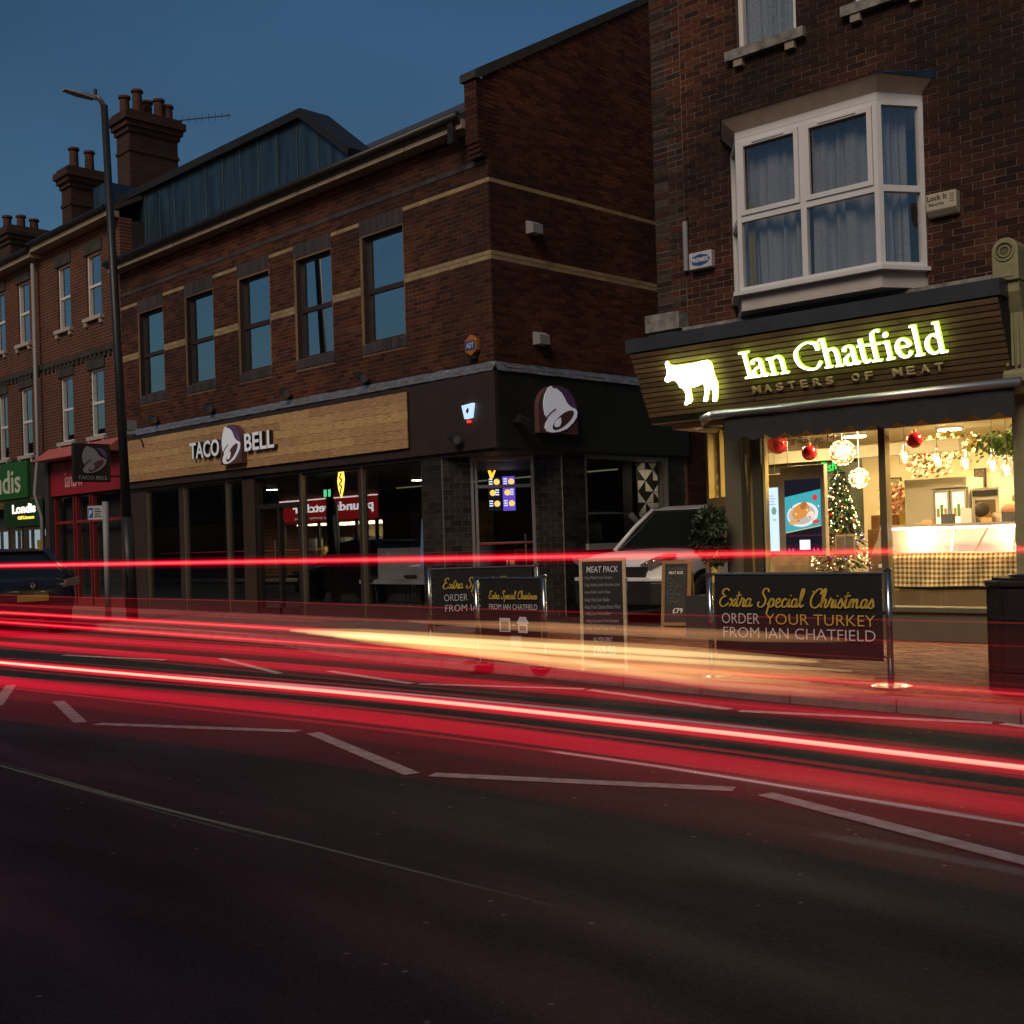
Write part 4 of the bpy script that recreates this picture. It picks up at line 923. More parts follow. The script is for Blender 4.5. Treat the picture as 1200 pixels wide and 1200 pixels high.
# ================================================================== inside the butcher's shop
def lit(o,label,cat,group=None): return tag(o,label,cat,group)
def bauble(u,w,z,r,lab):
    t = ithing('bauble', lab, 'bauble', u,w,z-r,'red baubles hanging in the butcher window')
    MB().ball((u,-w,z),r,n=20,m=14).build('ball', M('red_glass_ball',(.50,.01,.02),.12,metal=.35,coat=.6), t, IF, smooth=True)
    MB().cyl((u,-w,z+r-.005),(u,-w,z+r+.03),.025,n=10).build('cap', brass, t, IF); MB().cyl((u,-w,z+r+.03),(u,-w,2.72),.003,n=5).build('thread', white_p, t, IF)
bauble(-1.69,-.55,2.47,.13,'red bauble at the left, half behind the awning scallops'); bauble(-1.23,-.5,2.32,.095,'red bauble above the lit poster screen'); bauble(.10,-.5,2.37,.095,'red bauble right of the mullion beside the bottle lamps')
fairy = EM('fairy_lamp',(1,.78,.30),5,sample=False); core = EM('lantern_core',(1,.80,.40),3)
def lightball(u,w,z,r,lab):
    t = ithing('light_ball', lab, 'light ball', u,w,z-r,'wire balls of fairy lights')
    wires = MB(); dots = MB()
    for k in range(46):
        a = Vector((random.gauss(0,1),random.gauss(0,1),random.gauss(0,1))).normalized(); b = a.orthogonal().normalized(); c = a.cross(b)
        s0 = random.uniform(0,6.28); pts = [Vector((u,-w,z))+(b*math.cos(s0+q*.25)+c*math.sin(s0+q*.25))*r*.96 for q in range(9)]
        wires.tube(pts,.0035,4,False)
    for k in range(150):
        a = Vector((random.gauss(0,1),random.gauss(0,1),random.gauss(0,1))).normalized()*r
        p = Vector((u,-w,z))+a; q = .009; dots.add([p+Vector((q,0,0)),p+Vector((-q,0,0)),p+Vector((0,q,0)),p+Vector((0,-q,0)),p+Vector((0,0,q)),p+Vector((0,0,-q))],[(0,2,4),(2,1,4),(1,3,4),(3,0,4),(2,0,5),(1,2,5),(3,1,5),(0,3,5)])
    stuff(wires.build('wire', brass, t, IF)); stuff(dots.build('fairy_lights', EM('fairy_ball',(1,.80,.35),9,sample=False), t, IF))
    MB().ball((u,-w,z),r*.62).build('core', core, t, IF, smooth=True)
    MB().cyl((u,-w,z+r),(u,-w,2.73),.004,n=5).build('cord', white_p, t, IF)
lightball(-.99,-.9,2.32,.155,'larger glowing wire ball of fairy lights, upper left of two'); lightball(-.78,-.9,1.99,.12,'smaller glowing wire ball of fairy lights, lower right of two')
# christmas tree
tu,tw = -1.20,-1.2
tr = ithing('christmas_tree', 'decorated christmas tree covered in warm fairy lights in the shop window', 'tree', tu,tw,.76)
MB().cyl((tu,-tw,.78),(tu,-tw,1.1),.03,n=8).build('trunk', oak_dark, tr, IF); MB().lathe([(.12,.76),(.10,.84)],(tu,-tw,0),14).build('pot', M('pot_red',(.35,.05,.04),.5), tr, IF)
lv = MB(); ls = MB(); cols = [MB() for _ in range(3)]
for k in range(1700):
    t = random.random()**.8; z = .84+t*1.30; R = .36*(1-t)**.85+.02; a = random.random()*6.283; rr = R*random.uniform(.45,1)
    p = Vector((tu+rr*math.cos(a),-tw+rr*math.sin(a),z)); d = Vector((math.cos(a),math.sin(a),-.5+random.uniform(-.3,.3)))*.075; s = Vector((-math.sin(a),math.cos(a),random.uniform(-.5,.5)))*.016
    lv.add([p-s,p+s,p+d+s*.3,p+d-s*.3],[(0,1,2,3)])
for k in range(330):
    t = random.random()**.85; z = .86+t*1.26; R = .37*(1-t)**.85+.02; a = random.random()*6.283
    p = Vector((tu+R*math.cos(a),-tw+R*math.sin(a),z)); q = random.uniform(.006,.011)
    (ls if random.random()<.82 else cols[k%3]).add([p+Vector((q,0,0)),p+Vector((-q,0,0)),p+Vector((0,q,0)),p+Vector((0,-q,0)),p+Vector((0,0,q)),p+Vector((0,0,-q))],[(0,2,4),(2,1,4),(1,3,4),(3,0,4),(2,0,5),(1,2,5),(3,1,5),(0,3,5)])
stuff(lv.build('foliage', M('fir_green',(.03,.06,.02),.7,var=.3,scale=20), tr, IF)); stuff(ls.build('fairy_lights', EM('tree_lamp',(1,.72,.32),8,sample=False), tr, IF))
for m_,c in zip(cols,((1,.1,.05),(.2,.25,1),(.1,.9,.25))): stuff(m_.build('coloured_lights', EM('tree_%d'%(c[0]*10+c[1]*100),c,5,sample=False), tr, IF))
bm_ = [M('tree_bauble_red',(.45,.02,.03),.2,metal=.4),M('tree_bauble_gold',(.6,.4,.1),.25,metal=.8),M('tree_bauble_purple',(.15,.05,.3),.25,metal=.4)]
for k in range(26):
    t = (k+.5)/26; z = .9+t*1.1; R = .35*(1-t)**.85+.02; a = k*2.4
    MB().ball((tu+R*math.cos(a),-tw+R*math.sin(a),z),.028,n=10,m=6).build('ornament', bm_[k%3], tr, IF, smooth=True)
# display sill with crates under the tree
pl = ithing('window_plinth','dark wooden display plinth with logs under the christmas tree','plinth',-1.0,-.9,.1)
MB().box(-1.9,-.72,.6,1.5,.1,.76).build('body', M('dark_board',(.06,.04,.025),.6), pl, IF)
for k in range(5): MB().cyl((-1.5+k*.09,.64,.80),(-1.42+k*.09,.95,.80),.035,n=10).build('log', oak_dark, pl, IF)
# screens hanging in the window
def scr(u0,u1,z0,z1,d0,d1,w,label,face):
    t = ithing('window_screen', label, 'screen', (u0+u1)/2,w,z0,'screens hung in the butcher window')
    fr = IW @ Matrix.Translation((0,0,w))
    MB().box(u0,u1,z0,z1,-.09,0).build('case', M('taupe_case',(.42,.36,.25),.5), t, fr, bevel=.008)
    s = MB().box(d0[0],d0[1],d1[0],d1[1],.002,.006).build('screen', face, t, fr)
    for q in (u0+.1,u1-.1): MB().cyl(fr @ Vector((q,z1,-.04)), fr @ Vector((q,2.70,-.04)), .004, n=5).build('wire', chrome, t)
    return t, s, fr
t,s,fr = scr(-1.545,-.945,1.05,2.16,(-1.475,-.995),(1.10,1.99),-.3,'portrait poster screen showing a roast chicken dish in the butcher window',EM('poster_dark',(.012,.012,.02),1))
def po(x0,x1,z0,z1,c,e,k=0,nm='poster_block'): return MB().box(x0,x1,z0,z1,.006+k*.002,.0075+k*.002).build(nm, EM('p_%d'%(int(c[0]*9)*100+int(c[1]*9)*10+int(c[2]*9)),c,e), s, fr)
MB().prism([(-1.475,1.34),(-.995,1.42),(-.995,1.86),(-1.475,1.78)],.006,.0075).build('picture', EM('teal',(.06,.42,.48),1.1), s, fr)
MB().prism([(-1.475,1.335),(-.995,1.415),(-.995,1.425),(-1.475,1.345)],.008,.0095).build('gold_rule', EM('gold_rule',(.8,.65,.3),1), s, fr)
def disc(cx,cz,a,b,c,e,k,rot=.15,nm='picture_piece'):
    pts = [(cx+a*math.cos(q)*math.cos(rot)-b*math.sin(q)*math.sin(rot),cz+a*math.cos(q)*math.sin(rot)+b*math.sin(q)*math.cos(rot)) for q in [i*math.pi/11 for i in range(22)]]
    MB().prism(pts,.006+k*.002,.0075+k*.002).build(nm, EM('d_%d'%(int(c[0]*20)*400+int(c[1]*20)*20+int(c[2]*20)),c,e), s, fr)
disc(-1.24,1.56,.21,.15,(.85,.85,.85),1.1,1); disc(-1.25,1.56,.18,.12,(.62,.55,.5),1,2); disc(-1.26,1.60,.13,.085,(.75,.30,.07),1.1,3,.6); disc(-1.22,1.67,.055,.04,(.5,.16,.04),1.1,4,1)
disc(-1.13,1.55,.05,.045,(.95,.8,.6),1.1,3); disc(-1.36,1.47,.06,.03,(.8,.4,.1),1.1,3); disc(-1.07,1.76,.035,.035,(.7,.05,.06),1.1,1); disc(-1.06,1.47,.05,.025,(.6,.1,.08),1.1,3)
for k in range(9): disc(-1.44+.05*k+.01*(k%3),1.44+.30*((k*5)%7)/7,.016,.01,((.6,.1,.1),(.1,.35,.15),(.9,.85,.5))[k%3],1,5,k)
lettering('Cologne Chicken Thali',fr,-1.42,-1.06,1.865,1.915,EM('yellow_text',(1,.78,.1),1.2),s,depth=.002,bold=.02,shear=.2).location.y += 0
po(-1.29,-1.15,1.13,1.25,(1,1,1),1.1)
for q in (-1.43,-1.38,-1.10,-1.05): MB().prism([(q-.02,1.10),(q+.02,1.10),(q,1.16)],.006,.008).build('pink_tree', EM('pink',(.8,.1,.25),1), s, fr)
po(-1.475,-.995,1.10,1.112,(.7,.02,.08),1,1)
t,s,fr = scr(-1.84,-1.56,1.05,2.08,(-1.80,-1.60),(1.12,1.91),-.36,'narrow pale blue lit notice screen left of the poster screen',EM('pale_screen',(.62,.80,1),1.3))
for k in range(4): po(-1.78,-1.66+.02*(k%2),1.80-.035*k,1.815-.035*k,(.45,.6,.75),1)
disc(-1.66,1.62,.035,.05,(.25,.5,.42),.9,1,0); po(-1.68,-1.63,1.5,1.515,(.4,.5,.5),1)
gn = lettering('e Fish', IW @ Matrix.Translation((0,0,-1.9)), -1.90,-1.56,2.15,2.28, EM('green_neon',(.02,.9,.12),1.3), None, depth=.01, bold=.004, name='neon_lettering')
tag(gn,'glowing green neon lettering on the dark panel above the christmas tree','neon sign')
tag(MB().box(-2.75,-1.25,1.3,2.30,-2.02,-1.94).build('dark_panel', M('dark_green_panel',(.03,.035,.02),.6,var=.3), None, IW),'dark green menu panel behind the neon lettering','panel')
mh = ithing('menu_stand','slim menu stand with an open double page holder before the tree','stand',-.9,-.75,.76)
MB().box(-1.04,-.78,1.04,1.30,-.74,-.73).build('holder', chrome, mh, IW)
for a in (-1.02,-.905): MB().box(a,a+.1,1.06,1.28,-.728,-.725).build('page', M('grey_page',(.2,.19,.16),.7), mh, IW)
MB().cyl(IP(-.9,-.75,.76),IP(-.9,-.75,1.2),.01,n=8).build('pole', chrome, mh); MB().lathe([(.09,.765),(.08,.785)],(-.9,.75,0),14).build('base', chrome, mh, IF)
# display counter with curved glass and gingham cloth
ct = ithing('display_counter','long glass fronted meat counter draped with brown gingham cloth','counter',.4,-1.1,.1)
cu0,cu1 = -.62,1.46
MB().box(cu0,cu1,.95,2.1,.105,.88).build('body', M('counter_olive',(.10,.085,.05),.5), ct, IF); MB().box(cu0,cu1,.80,.945,.105,.28).build('plinth', M('plinth_dark',(.04,.03,.02),.5), ct, IF)
MB().box(cu0,cu1,.88,.95,.28,.62).build('front_shelf', M('shelf_tan',(.30,.22,.11),.4), ct, IF)
MB().box(cu0,cu1,1.02,2.05,.88,.92).build('tray', M('white_tray',(.78,.74,.72),.3), ct, IF); MB().box(cu0,cu1,1.95,2.0,.92,1.33).build('rear_wall', M('white_liner',(.80,.74,.72),.4), ct, IF)
MB().box(cu0-.02,cu1,1.12,1.75,1.36,1.395).build('top_shelf', M('grey_top',(.35,.32,.30),.3), ct, IF)
MB().box(cu0+.05,cu1-.05,1.25,1.32,1.335,1.355).build('strip_lamp', EM('counter_lamp',(1,.78,.66),15), ct, IF)
MB().quad((cu0,.86,1.06),(cu1,.86,1.06),(cu1,1.12,1.37),(cu0,1.12,1.37)).build('front_glass', g_counter, ct, IF)
for a,b in ((-.10,-.02),(.35,.30),(.62,.70),(1.05,1.0)): MB().cyl((a,.87,1.07),(b,1.13,1.37),.012,n=6).build('glass_bracket', chrome, ct, IF)
MB().quad((cu0-.12,.80,.66),(cu0,.86,1.06),(cu0,1.12,1.37),(cu0-.02,1.5,1.0)).build('end_glass', g_counter, ct, IF)
for k in range(26):
    u = cu0+.1+k*.075; c = ((.45,.10,.09),(.55,.2,.16),(.50,.13,.12),(.6,.35,.3))[k%4]
    MB().ball((u,1.3+.12*(k%3),.945),.05,.09,.03,n=8,m=5).build('meat_cut', M('meat_%d'%(k%4),c,.45,var=.3,scale=20), ct, IF, smooth=True)
def gingham():
    m,t,b = newmat('gingham'); L = t.links.new; tc = t.nodes.new('ShaderNodeUVMap')
    sp = t.nodes.new('ShaderNodeSeparateXYZ'); L(tc.outputs[0], sp.inputs[0]); outs = []
    for k in (0,1):
        mu = t.nodes.new('ShaderNodeMath'); mu.operation = 'FRACT'; L(sp.outputs[k], mu.inputs[0])
        gt = t.nodes.new('ShaderNodeMath'); gt.operation = 'GREATER_THAN'; gt.inputs[1].default_value = .5; L(mu.outputs[0], gt.inputs[0]); outs.append(gt)
    ad = t.nodes.new('ShaderNodeMath'); ad.operation = 'ADD'; L(outs[0].outputs[0], ad.inputs[0]); L(outs[1].outputs[0], ad.inputs[1])
    cr_ = t.nodes.new('ShaderNodeValToRGB'); cr_.color_ramp.interpolation = 'CONSTANT'
    e = cr_.color_ramp.elements; e[0].color = (.80,.70,.48,1); e[0].position = 0; e[1].position = .4; e[1].color = (.50,.37,.16,1); n = e.new(.8); n.color = (.12,.07,.025,1)
    dv = t.nodes.new('ShaderNodeMath'); dv.operation = 'MULTIPLY'; dv.inputs[1].default_value = .5; L(ad.outputs[0], dv.inputs[0]); L(dv.outputs[0], cr_.inputs[0]); L(cr_.outputs[0], b.inputs['Base Color'])
    b.inputs['Roughness'].default_value = .9; return m
gm = gingham()
def cloth(u0,u1,prof,name,sc=.056):
    n = 70; k = len(prof); mb = MB(); uv = []
    ln = [0]
    for a,b in zip(prof,prof[1:]): ln.append(ln[-1]+math.dist(a,b))
    for i in range(n+1):
        u = u0+(u1-u0)*i/n
        for j,(d,z) in enumerate(prof):
            mb.v.append((u,d-.012*math.sin(u*7)*(j/k)-.006*math.sin(u*19+j),z+.006*math.sin(u*5+j))); uv.append((u/sc,ln[j]/sc))
    mb.f = [(i*k+j,(i+1)*k+j,(i+1)*k+j+1,i*k+j+1) for i in range(n) for j in range(k-1)]
    me = bpy.data.meshes.new(name); me.from_pydata(mb.v,[],mb.f); me.materials.append(gm); l = me.uv_layers.new(name='UVMap')
    for lp in me.loops: l.data[lp.index].uv = uv[lp.vertex_index]
    o = bpy.data.objects.new(name,me); COL.objects.link(o); put(o, IF); return o
tag(cloth(-.40,1.44,[(1.0,1.055),(.86,1.05),(.835,.98),(.83,.86),(.825,.74),(.82,.66)],'gingham_cloth'),'brown and cream gingham cloth hanging over the front of the meat counter','cloth')
tag(cloth(-1.02,-.66,[(1.5,.72),(1.2,.80),(.95,.80),(.82,.70),(.80,.60)],'gingham_cloth'),'small gingham cloth on the slanted left end of the meat counter','cloth')
# bottle lamps over the counter
bulb_e = EM('filament_bulb',(1,.62,.20),26)
def bottle(u,w,zt,lab):
    t = ithing('bottle_lamp', lab, 'lamp', u,w,zt-.29,'bottle lamps over the counter')
    z = zt-.29
    MB().lathe([(.062,z),(.066,z+.05),(.064,z+.12),(.045,z+.18),(.02,z+.23),(.018,z+.28)],(u,-w,0),18).build('bottle', g_bottle, t, IF, smooth=True)
    MB().ball((u,-w,z+.09),.032,.032,.045).build('bulb', bulb_e, t, IF, smooth=True); MB().cyl((u,-w,z+.135),(u,-w,z+.2),.014,n=8).build('socket', brass, t, IF)
    MB().cyl((u,-w,z+.2),(u,-w,2.72),.004,n=5).build('cord', black_p, t, IF)
for a,b in zip(((-.32,-1.2,2.43),(.08,-1.2,2.36),(.42,-1.2,2.305),(.73,-1.2,2.265),(.89,-1.2,2.20)),('clear bottle lamp nearest the red bauble, leftmost of the row','clear bottle lamp over the counter, second from the left','clear bottle lamp in the middle of the row over the counter','clear bottle lamp over the counter, second from the right','small clear bottle lamp lowest and rightmost of the row')): bottle(*a,b)
# fridges, shelves and decorations at the back
fg = ithing('fridge','tall white fridge with lit glass doors behind the meat counter','fridge',-.7,-3.2,.1)
wfr = M('fridge_white',(.72,.68,.58),.4)
MB().box(-1.12,-.24,3.05,3.6,.105,2.02).build('cabinet', wfr, fg, IF); MB().box(-.72,-.24,2.98,3.04,1.88,2.02).build('header', wfr, fg, IF)
for a in (-.70,-.47):
    d = MB().box(a,a+.03,2.99,3.04,.4,1.86).box(a+.19,a+.22,2.99,3.04,.4,1.86).box(a+.03,a+.19,2.99,3.04,.4,.44).box(a+.03,a+.19,2.99,3.04,1.82,1.86).build('glass_door', alu, fg, IF)
    MB().box(a+.03,a+.19,3.01,3.015,.44,1.82).build('contents', EM('fridge_lit',(1,.82,.42),2.2), d, IF)
    for k in range(4):
        for j in range(3): MB().box(a+.04+j*.05,a+.08+j*.05,3.0,3.008,.5+k*.33,.62+k*.33+.05*(j%2)).build('package', M('pkg_%d'%((k+j)%3),((.5,.4,.15),(.15,.3,.1),(.6,.5,.4))[(k+j)%3],.5), d, IF)
disc2 = MB().lathe([(.09,0),(.085,.01)],(0,0,0),18)
f2 = ithing('drinks_fridge','narrow dark fronted fridge right of the tall white fridge','fridge',.0,-3.2,.1)
MB().box(-.22,.14,3.1,3.6,.105,1.86).build('cabinet', wfr, f2, IF); MB().box(-.17,.09,3.08,3.10,.3,1.70).build('door', M('brown_glass',(.16,.12,.07),.2), f2, IF); MB().box(-.2,.12,3.07,3.10,1.75,1.83).build('sign_strip', black_p, f2, IF)
def blob_decor(name,label,cat,u,w,z,spread,n,cols,leaf=.06,grp=None):
    t = ithing(name,label,cat,u,w,z-spread[2],grp)
    for ci,(c,e) in enumerate(cols):
        mb = MB()
        for k in range(n):
            p = Vector((u+random.gauss(0,.45)*spread[0], -w+random.gauss(0,.3)*spread[1], z+random.gauss(0,.45)*spread[2]))
            a = Vector((random.gauss(0,1),random.gauss(0,1),random.gauss(0,1))).normalized(); b = a.orthogonal().normalized()*leaf*random.uniform(.3,.7); a = a*leaf*random.uniform(.5,1.2)
            mb.add([p-b*.5,p+a*.5-b,p+a,p+a*.5+b],[(0,1,2,3)])
        stuff(mb.build(('leaves','blossoms','sparkles')[ci%3], EM('%s_%d'%(name,ci),c,e,sample=False) if e else M('%s_%d'%(name,ci),c,.6,var=.3,scale=20), t, IF))
    return t
blob_decor('wreath','red and green christmas flower spray standing on the white fridge','decoration',-.85,-3.3,2.30,(.38,.2,.22),110,[((.05,.07,.02),0),((.5,.05,.03),0),((1,.75,.25),3)])
blob_decor('gold_spray','gold star and leaf spray hanging below the ceiling by the fridge','decoration',-.35,-2.6,2.45,(.40,.2,.16),110,[((.6,.42,.08),0),((.45,.30,.06),0),((1,.75,.25),3)])
blob_decor('hanging_garland','green leafy garland hanging below the ceiling at the right','garland',.45,-2.9,2.42,(.55,.2,.16),420,[((.06,.12,.015),0),((.10,.18,.03),0)],.07)
blob_decor('flower_display','pink and gold flower display with gilt bottles on the left shelf','flowers',-1.38,-3.4,1.75,(.22,.2,.26),90,[((.5,.34,.06),0),((.6,.2,.18),0),((.3,.15,.05),0)])
sh = ithing('side_shelf','dark wooden shelf with hampers behind the left end of the counter','shelf',-1.45,-3.6,.1)
MB().box(-1.75,-1.15,3.2,3.7,.105,1.35).build('cabinet', oak_dark, sh, IF)
for k in range(4): MB().box(-1.7+k*.14,-1.58+k*.14,3.22,3.35,1.352,1.55+.05*(k%2)).build('hamper', M('hamper_%d'%(k%2),((.25,.12,.04),(.45,.30,.07))[k%2],.5,var=.2), sh, IF)
for k in range(9):
    o_ = MB().lathe([(.035,1.352),(.04,1.37),(.04,1.46),(.028,1.48),(.03,1.50)],(-1.72+k*.068,3.45,0),10).build('jar', M('jar_%d'%(k%3),((.5,.22,.05),(.4,.05,.04),(.55,.42,.12))[k%3],.15), sh, IF)
for k in range(13): MB().box(cu0+.14+k*.15,cu0+.22+k*.15,1.16,1.165,.93,.985).build('price_tag', M('tag_%d'%(k%2),((.75,.75,.7),(.7,.55,.1))[k%2],.6), ct, IF)
for k in range(6):
    u_ = -.2+k*.24
    MB().box(u_,u_+.13,1.36,1.48,1.396,1.45+.06*(k%3)).build(('paper_bag','till','tray_stack')[k%3], M('ctop_%d'%(k%3),((.45,.30,.14),(.05,.05,.06),(.5,.5,.5))[k%3],.5), ct, IF)
def pic(u0,u1,z0,z1,w,lab,c):
    t = ithing('framed_picture',lab,'picture',(u0+u1)/2,w,z0); fr = IW @ Matrix.Translation((0,0,w))
    MB().box(u0,u1,z0,z1,0,.025).build('frame', black_p, t, fr); MB().box(u0+.02,u1-.02,z0+.02,z1-.02,.025,.028).build('print', c, t, fr)
pic(-.75,-.58,1.93,2.20,-4.69,'small black framed picture on the tan back wall',M('print_dark',(.12,.09,.06),.6,var=.9,scale=25)); pic(-2.08,-1.86,1.82,2.14,-4.69,'framed picture on the back wall behind the flower display',M('print_brown',(.3,.24,.12),.6,var=.8,scale=20))
mu_ = ithing('field_mural','large wall mural of pale sky over green and gold fields','mural',-.1,-4.6,1.3)
fr = IW @ Matrix.Translation((0,0,-4.69))
MB().box(-.50,1.2,1.78,2.45,0,.01).build('sky_panel', M('mural_sky',(.62,.64,.58),.8,var=.1,scale=2), mu_, fr); MB().box(-.50,1.2,1.70,1.779,0,.011).build('hedge_strip', M('mural_green',(.15,.22,.05),.8,var=.4,scale=14), mu_, fr); MB().box(-.50,1.2,1.45,1.699,0,.01).build('field_strip', M('mural_gold',(.55,.38,.06),.8,var=.3,scale=9), mu_, fr)
wd = ithing('wall_cabinet','dark menu board hung on the cream left wall','board',-2.9,-3.2,1.2)
MB().box(RL+.013,RL+.05,1.42,1.72,-3.55,-3.15).xf(Matrix(((1,0,0,0),(0,1,0,0),(0,0,1,0),(0,0,0,1)))).build('case', M('dark_menu',(.05,.04,.03),.6,var=.5,scale=30), wd, IW)
# back shelf with pig, teddy and bags
bs = ithing('back_shelf','low back counter with goods behind the right of the meat counter','shelf',.6,-3.1,.1)
MB().box(.2,1.4,3.0,3.5,.105,1.36).build('cabinet', oak_dark, bs, IF)
for k,(a,c) in enumerate(((.62,(.03,.025,.04)),(.80,(.45,.25,.08)),(.95,(.06,.05,.05)),(1.1,(.5,.3,.1)))): MB().box(a,a+.12,3.02,3.15,1.362,1.50+.06*(k%2)).build('packet', M('packet_%d'%k,c,.5), bs, IF)
pg = ithing('pig_ornament','pink pig ornament standing on the back shelf','ornament',.28,-3.2,1.36)
pink = M('pig_pink',(.60,.28,.18),.6); 
pb = MB().ball((.30,3.2,1.56),.17,.10,.10,n=16,m=10).build('body', pink, pg, IF, smooth=True); hd_ = MB().ball((.47,3.18,1.60),.085,.08,.08).build('head', pink, pg, IF, smooth=True); MB().cyl((.54,3.17,1.59),(.57,3.165,1.59),.035,n=12).build('snout', pink, pg, IF)
for s_ in (-.05,.05): MB().add([(.44,3.18+s_,1.66),(.49,3.18+s_*1.5,1.66),(.47,3.18+s_*1.7,1.73)],[(0,1,2)]).build('ear', pink, pg, IF)
for dx,dy in ((.2,.05),(.2,-.05),(.4,.05),(.4,-.05)): MB().cyl((dx,3.2+dy,1.362),(dx,3.2+dy,1.5),.025,n=8).build('leg', pink, pg, IF)
# person bending behind the counter
def skin_body(name,verts,edges,rad,mat,parent,frame,sub=2):
    me = bpy.data.meshes.new(name); me.from_pydata(verts,edges,[]); o = bpy.data.objects.new(name,me); COL.objects.link(o)
    sk = o.modifiers.new('skin','SKIN'); 
    if not me.skin_vertices: 
        bm = bmesh.new(); bm.from_mesh(me); bm.verts.layers.skin.verify(); bm.to_mesh(me); bm.free()
    for i,r in enumerate(rad): me.skin_vertices[0].data[i].radius = r if isinstance(r,tuple) else (r,r)
    me.skin_vertices[0].data[0].use_root = True
    o.modifiers.new('sub','SUBSURF').levels = sub; o.modifiers['sub'].render_levels = sub
    me.materials.append(mat); put(o, frame, parent)
    dg = bpy.context.evaluated_depsgraph_get(); dg.update()
    nm = bpy.data.meshes.new_from_object(o.evaluated_get(dg)); o.modifiers.clear(); o.data = nm
    nm.materials.clear(); nm.materials.append(mat); nm.polygons.foreach_set('use_smooth',[True]*len(nm.polygons))
    return o
pu,pd = .62,2.55
pr_ = ithing('person','dark haired person in a pale top bending forward behind the meat counter','person',pu,-pd,.105)
skin_m = M('skin',(.50,.27,.18),.5)
V = [(pu,pd,.95),(pu-.03,pd-.02,1.12),(pu-.10,pd-.05,1.28),(pu-.19,pd-.10,1.40),(pu-.27,pd-.15,1.46),(pu-.33,pd-.19,1.50),
     (pu-.16,pd-.30,1.36),(pu-.24,pd-.38,1.16),(pu-.36,pd-.48,1.06),(pu-.42,pd-.53,1.03),(pu-.16,pd+.12,1.36),(pu-.24,pd+.10,1.14),(pu-.36,pd-.02,1.04),(pu-.42,pd-.08,1.02),
     (pu,pd-.10,.86),(pu+.01,pd-.10,.50),(pu+.03,pd-.09,.15),(pu-.07,pd-.11,.13),(pu,pd+.10,.86),(pu+.01,pd+.10,.50),(pu+.03,pd+.10,.15),(pu-.07,pd+.11,.13)]
Ed = [(0,1),(1,2),(2,3),(3,4),(4,5),(3,6),(6,7),(7,8),(8,9),(3,10),(10,11),(11,12),(12,13),(0,14),(14,15),(15,16),(16,17),(0,18),(18,19),(19,20),(20,21)]
Rr = [(.15,.11),(.145,.10),(.16,.11),(.13,.10),.055,.05,.06,.045,.036,.03,.06,.045,.036,.03,.085,.06,.045,.035,.085,.06,.045,.035]
body = skin_body('body',V,Ed,Rr,M('pale_top',(.55,.45,.36),.8,var=.1),pr_,IF)
hc = Vector((pu-.41,pd-.23,1.52))
MB().ball(hc,.085,.078,.11,n=16,m=12).build('head', skin_m, pr_, IF, smooth=True)
MB().ball(hc+Vector((-.012,-.022,.035)),.098,.094,.102,n=16,m=12).build('hair', M('dark_hair',(.025,.017,.012),.6,var=.3,scale=30), pr_, IF, smooth=True)
MB().ball(hc+Vector((-.088,-.03,-.015)),.016,.014,.02,n=8,m=6).build('nose', skin_m, pr_, IF, smooth=True)
for s_ in (-1,1):
    MB().ball(hc+Vector((-.072,-.03+s_*.032,.008)),.011,n=8,m=6).build('eye', black_p, pr_, IF, smooth=True)
    MB().ball(hc+Vector((.0,s_*.08,-.01)),.02,.01,.03,n=8,m=6).build('ear', skin_m, pr_, IF, smooth=True)
MB().box(hc.x-.082,hc.x-.07,hc.y-.05,hc.y-.01,hc.z-.058,hc.z-.05).build('mouth', M('lip',(.35,.12,.1),.5), pr_, IF)
for (hx,hy,hz) in (V[9],V[13]):
    h = MB().ball((hx-.04,hy-.02,hz-.01),.05,.038,.018,n=10,m=6)
    for q,(l,dy) in enumerate(((.055,-.03),(.07,-.01),(.072,.01),(.06,.028))): h.tube([(hx-.07,hy-.02+dy,hz-.01),(hx-.07-l*.6,hy-.02+dy*1.1,hz-.014),(hx-.07-l,hy-.02+dy*1.15,hz-.03)],[.009,.0085,.006],6)
    h.tube([(hx-.02,hy-.05,hz-.01),(hx-.05,hy-.075,hz-.015),(hx-.075,hy-.08,hz-.02)],[.011,.01,.007],6); h.build('hand', skin_m, pr_, IF, smooth=True)
# ================================================================== pavement furniture
def bpost(x,y,h,lab,base=True):
    t = thing('barrier_post', lab, 'barrier post', (x,y,.1), 0, 'steel banner barrier posts')
    if base: MB().lathe([(.165,.101),(.165,.112),(.12,.126),(.04,.132)],(x,y,0),24).build('base', chrome, t, smooth=False)
    MB().cyl((x,y,.125),(x,y,h),.026,n=14).build('pole', chrome, t, smooth=True)
    MB().lathe([(.03,h-.02),(.034,h),(.02,h+.012)],(x,y,0),14).build('cap', chrome, t)
    return t
PB = dict(A=(-10.62,8.98),B=(-8.86,8.12),C=(-7.99,8.22),C2=(-9.86,10.02),D=(-6.15,8.42),E=(-4.55,8.59))
bpost(*PB['A'],1.07,'steel barrier post at the left end of the rear black banner'); bpost(*PB['C2'],1.06,'steel barrier post close behind the right post of the small banner')
bpost(*PB['B'],.985,'steel barrier post on the left of the small front banner'); bpost(*PB['C'],1.0,'steel barrier post on the right of the small front banner')
bpost(*PB['D'],1.0,'steel barrier post between the chalkboards and the wide turkey banner'); bpost(*PB['E'],1.03,'steel barrier post right of the wide turkey banner, nearest the bin')
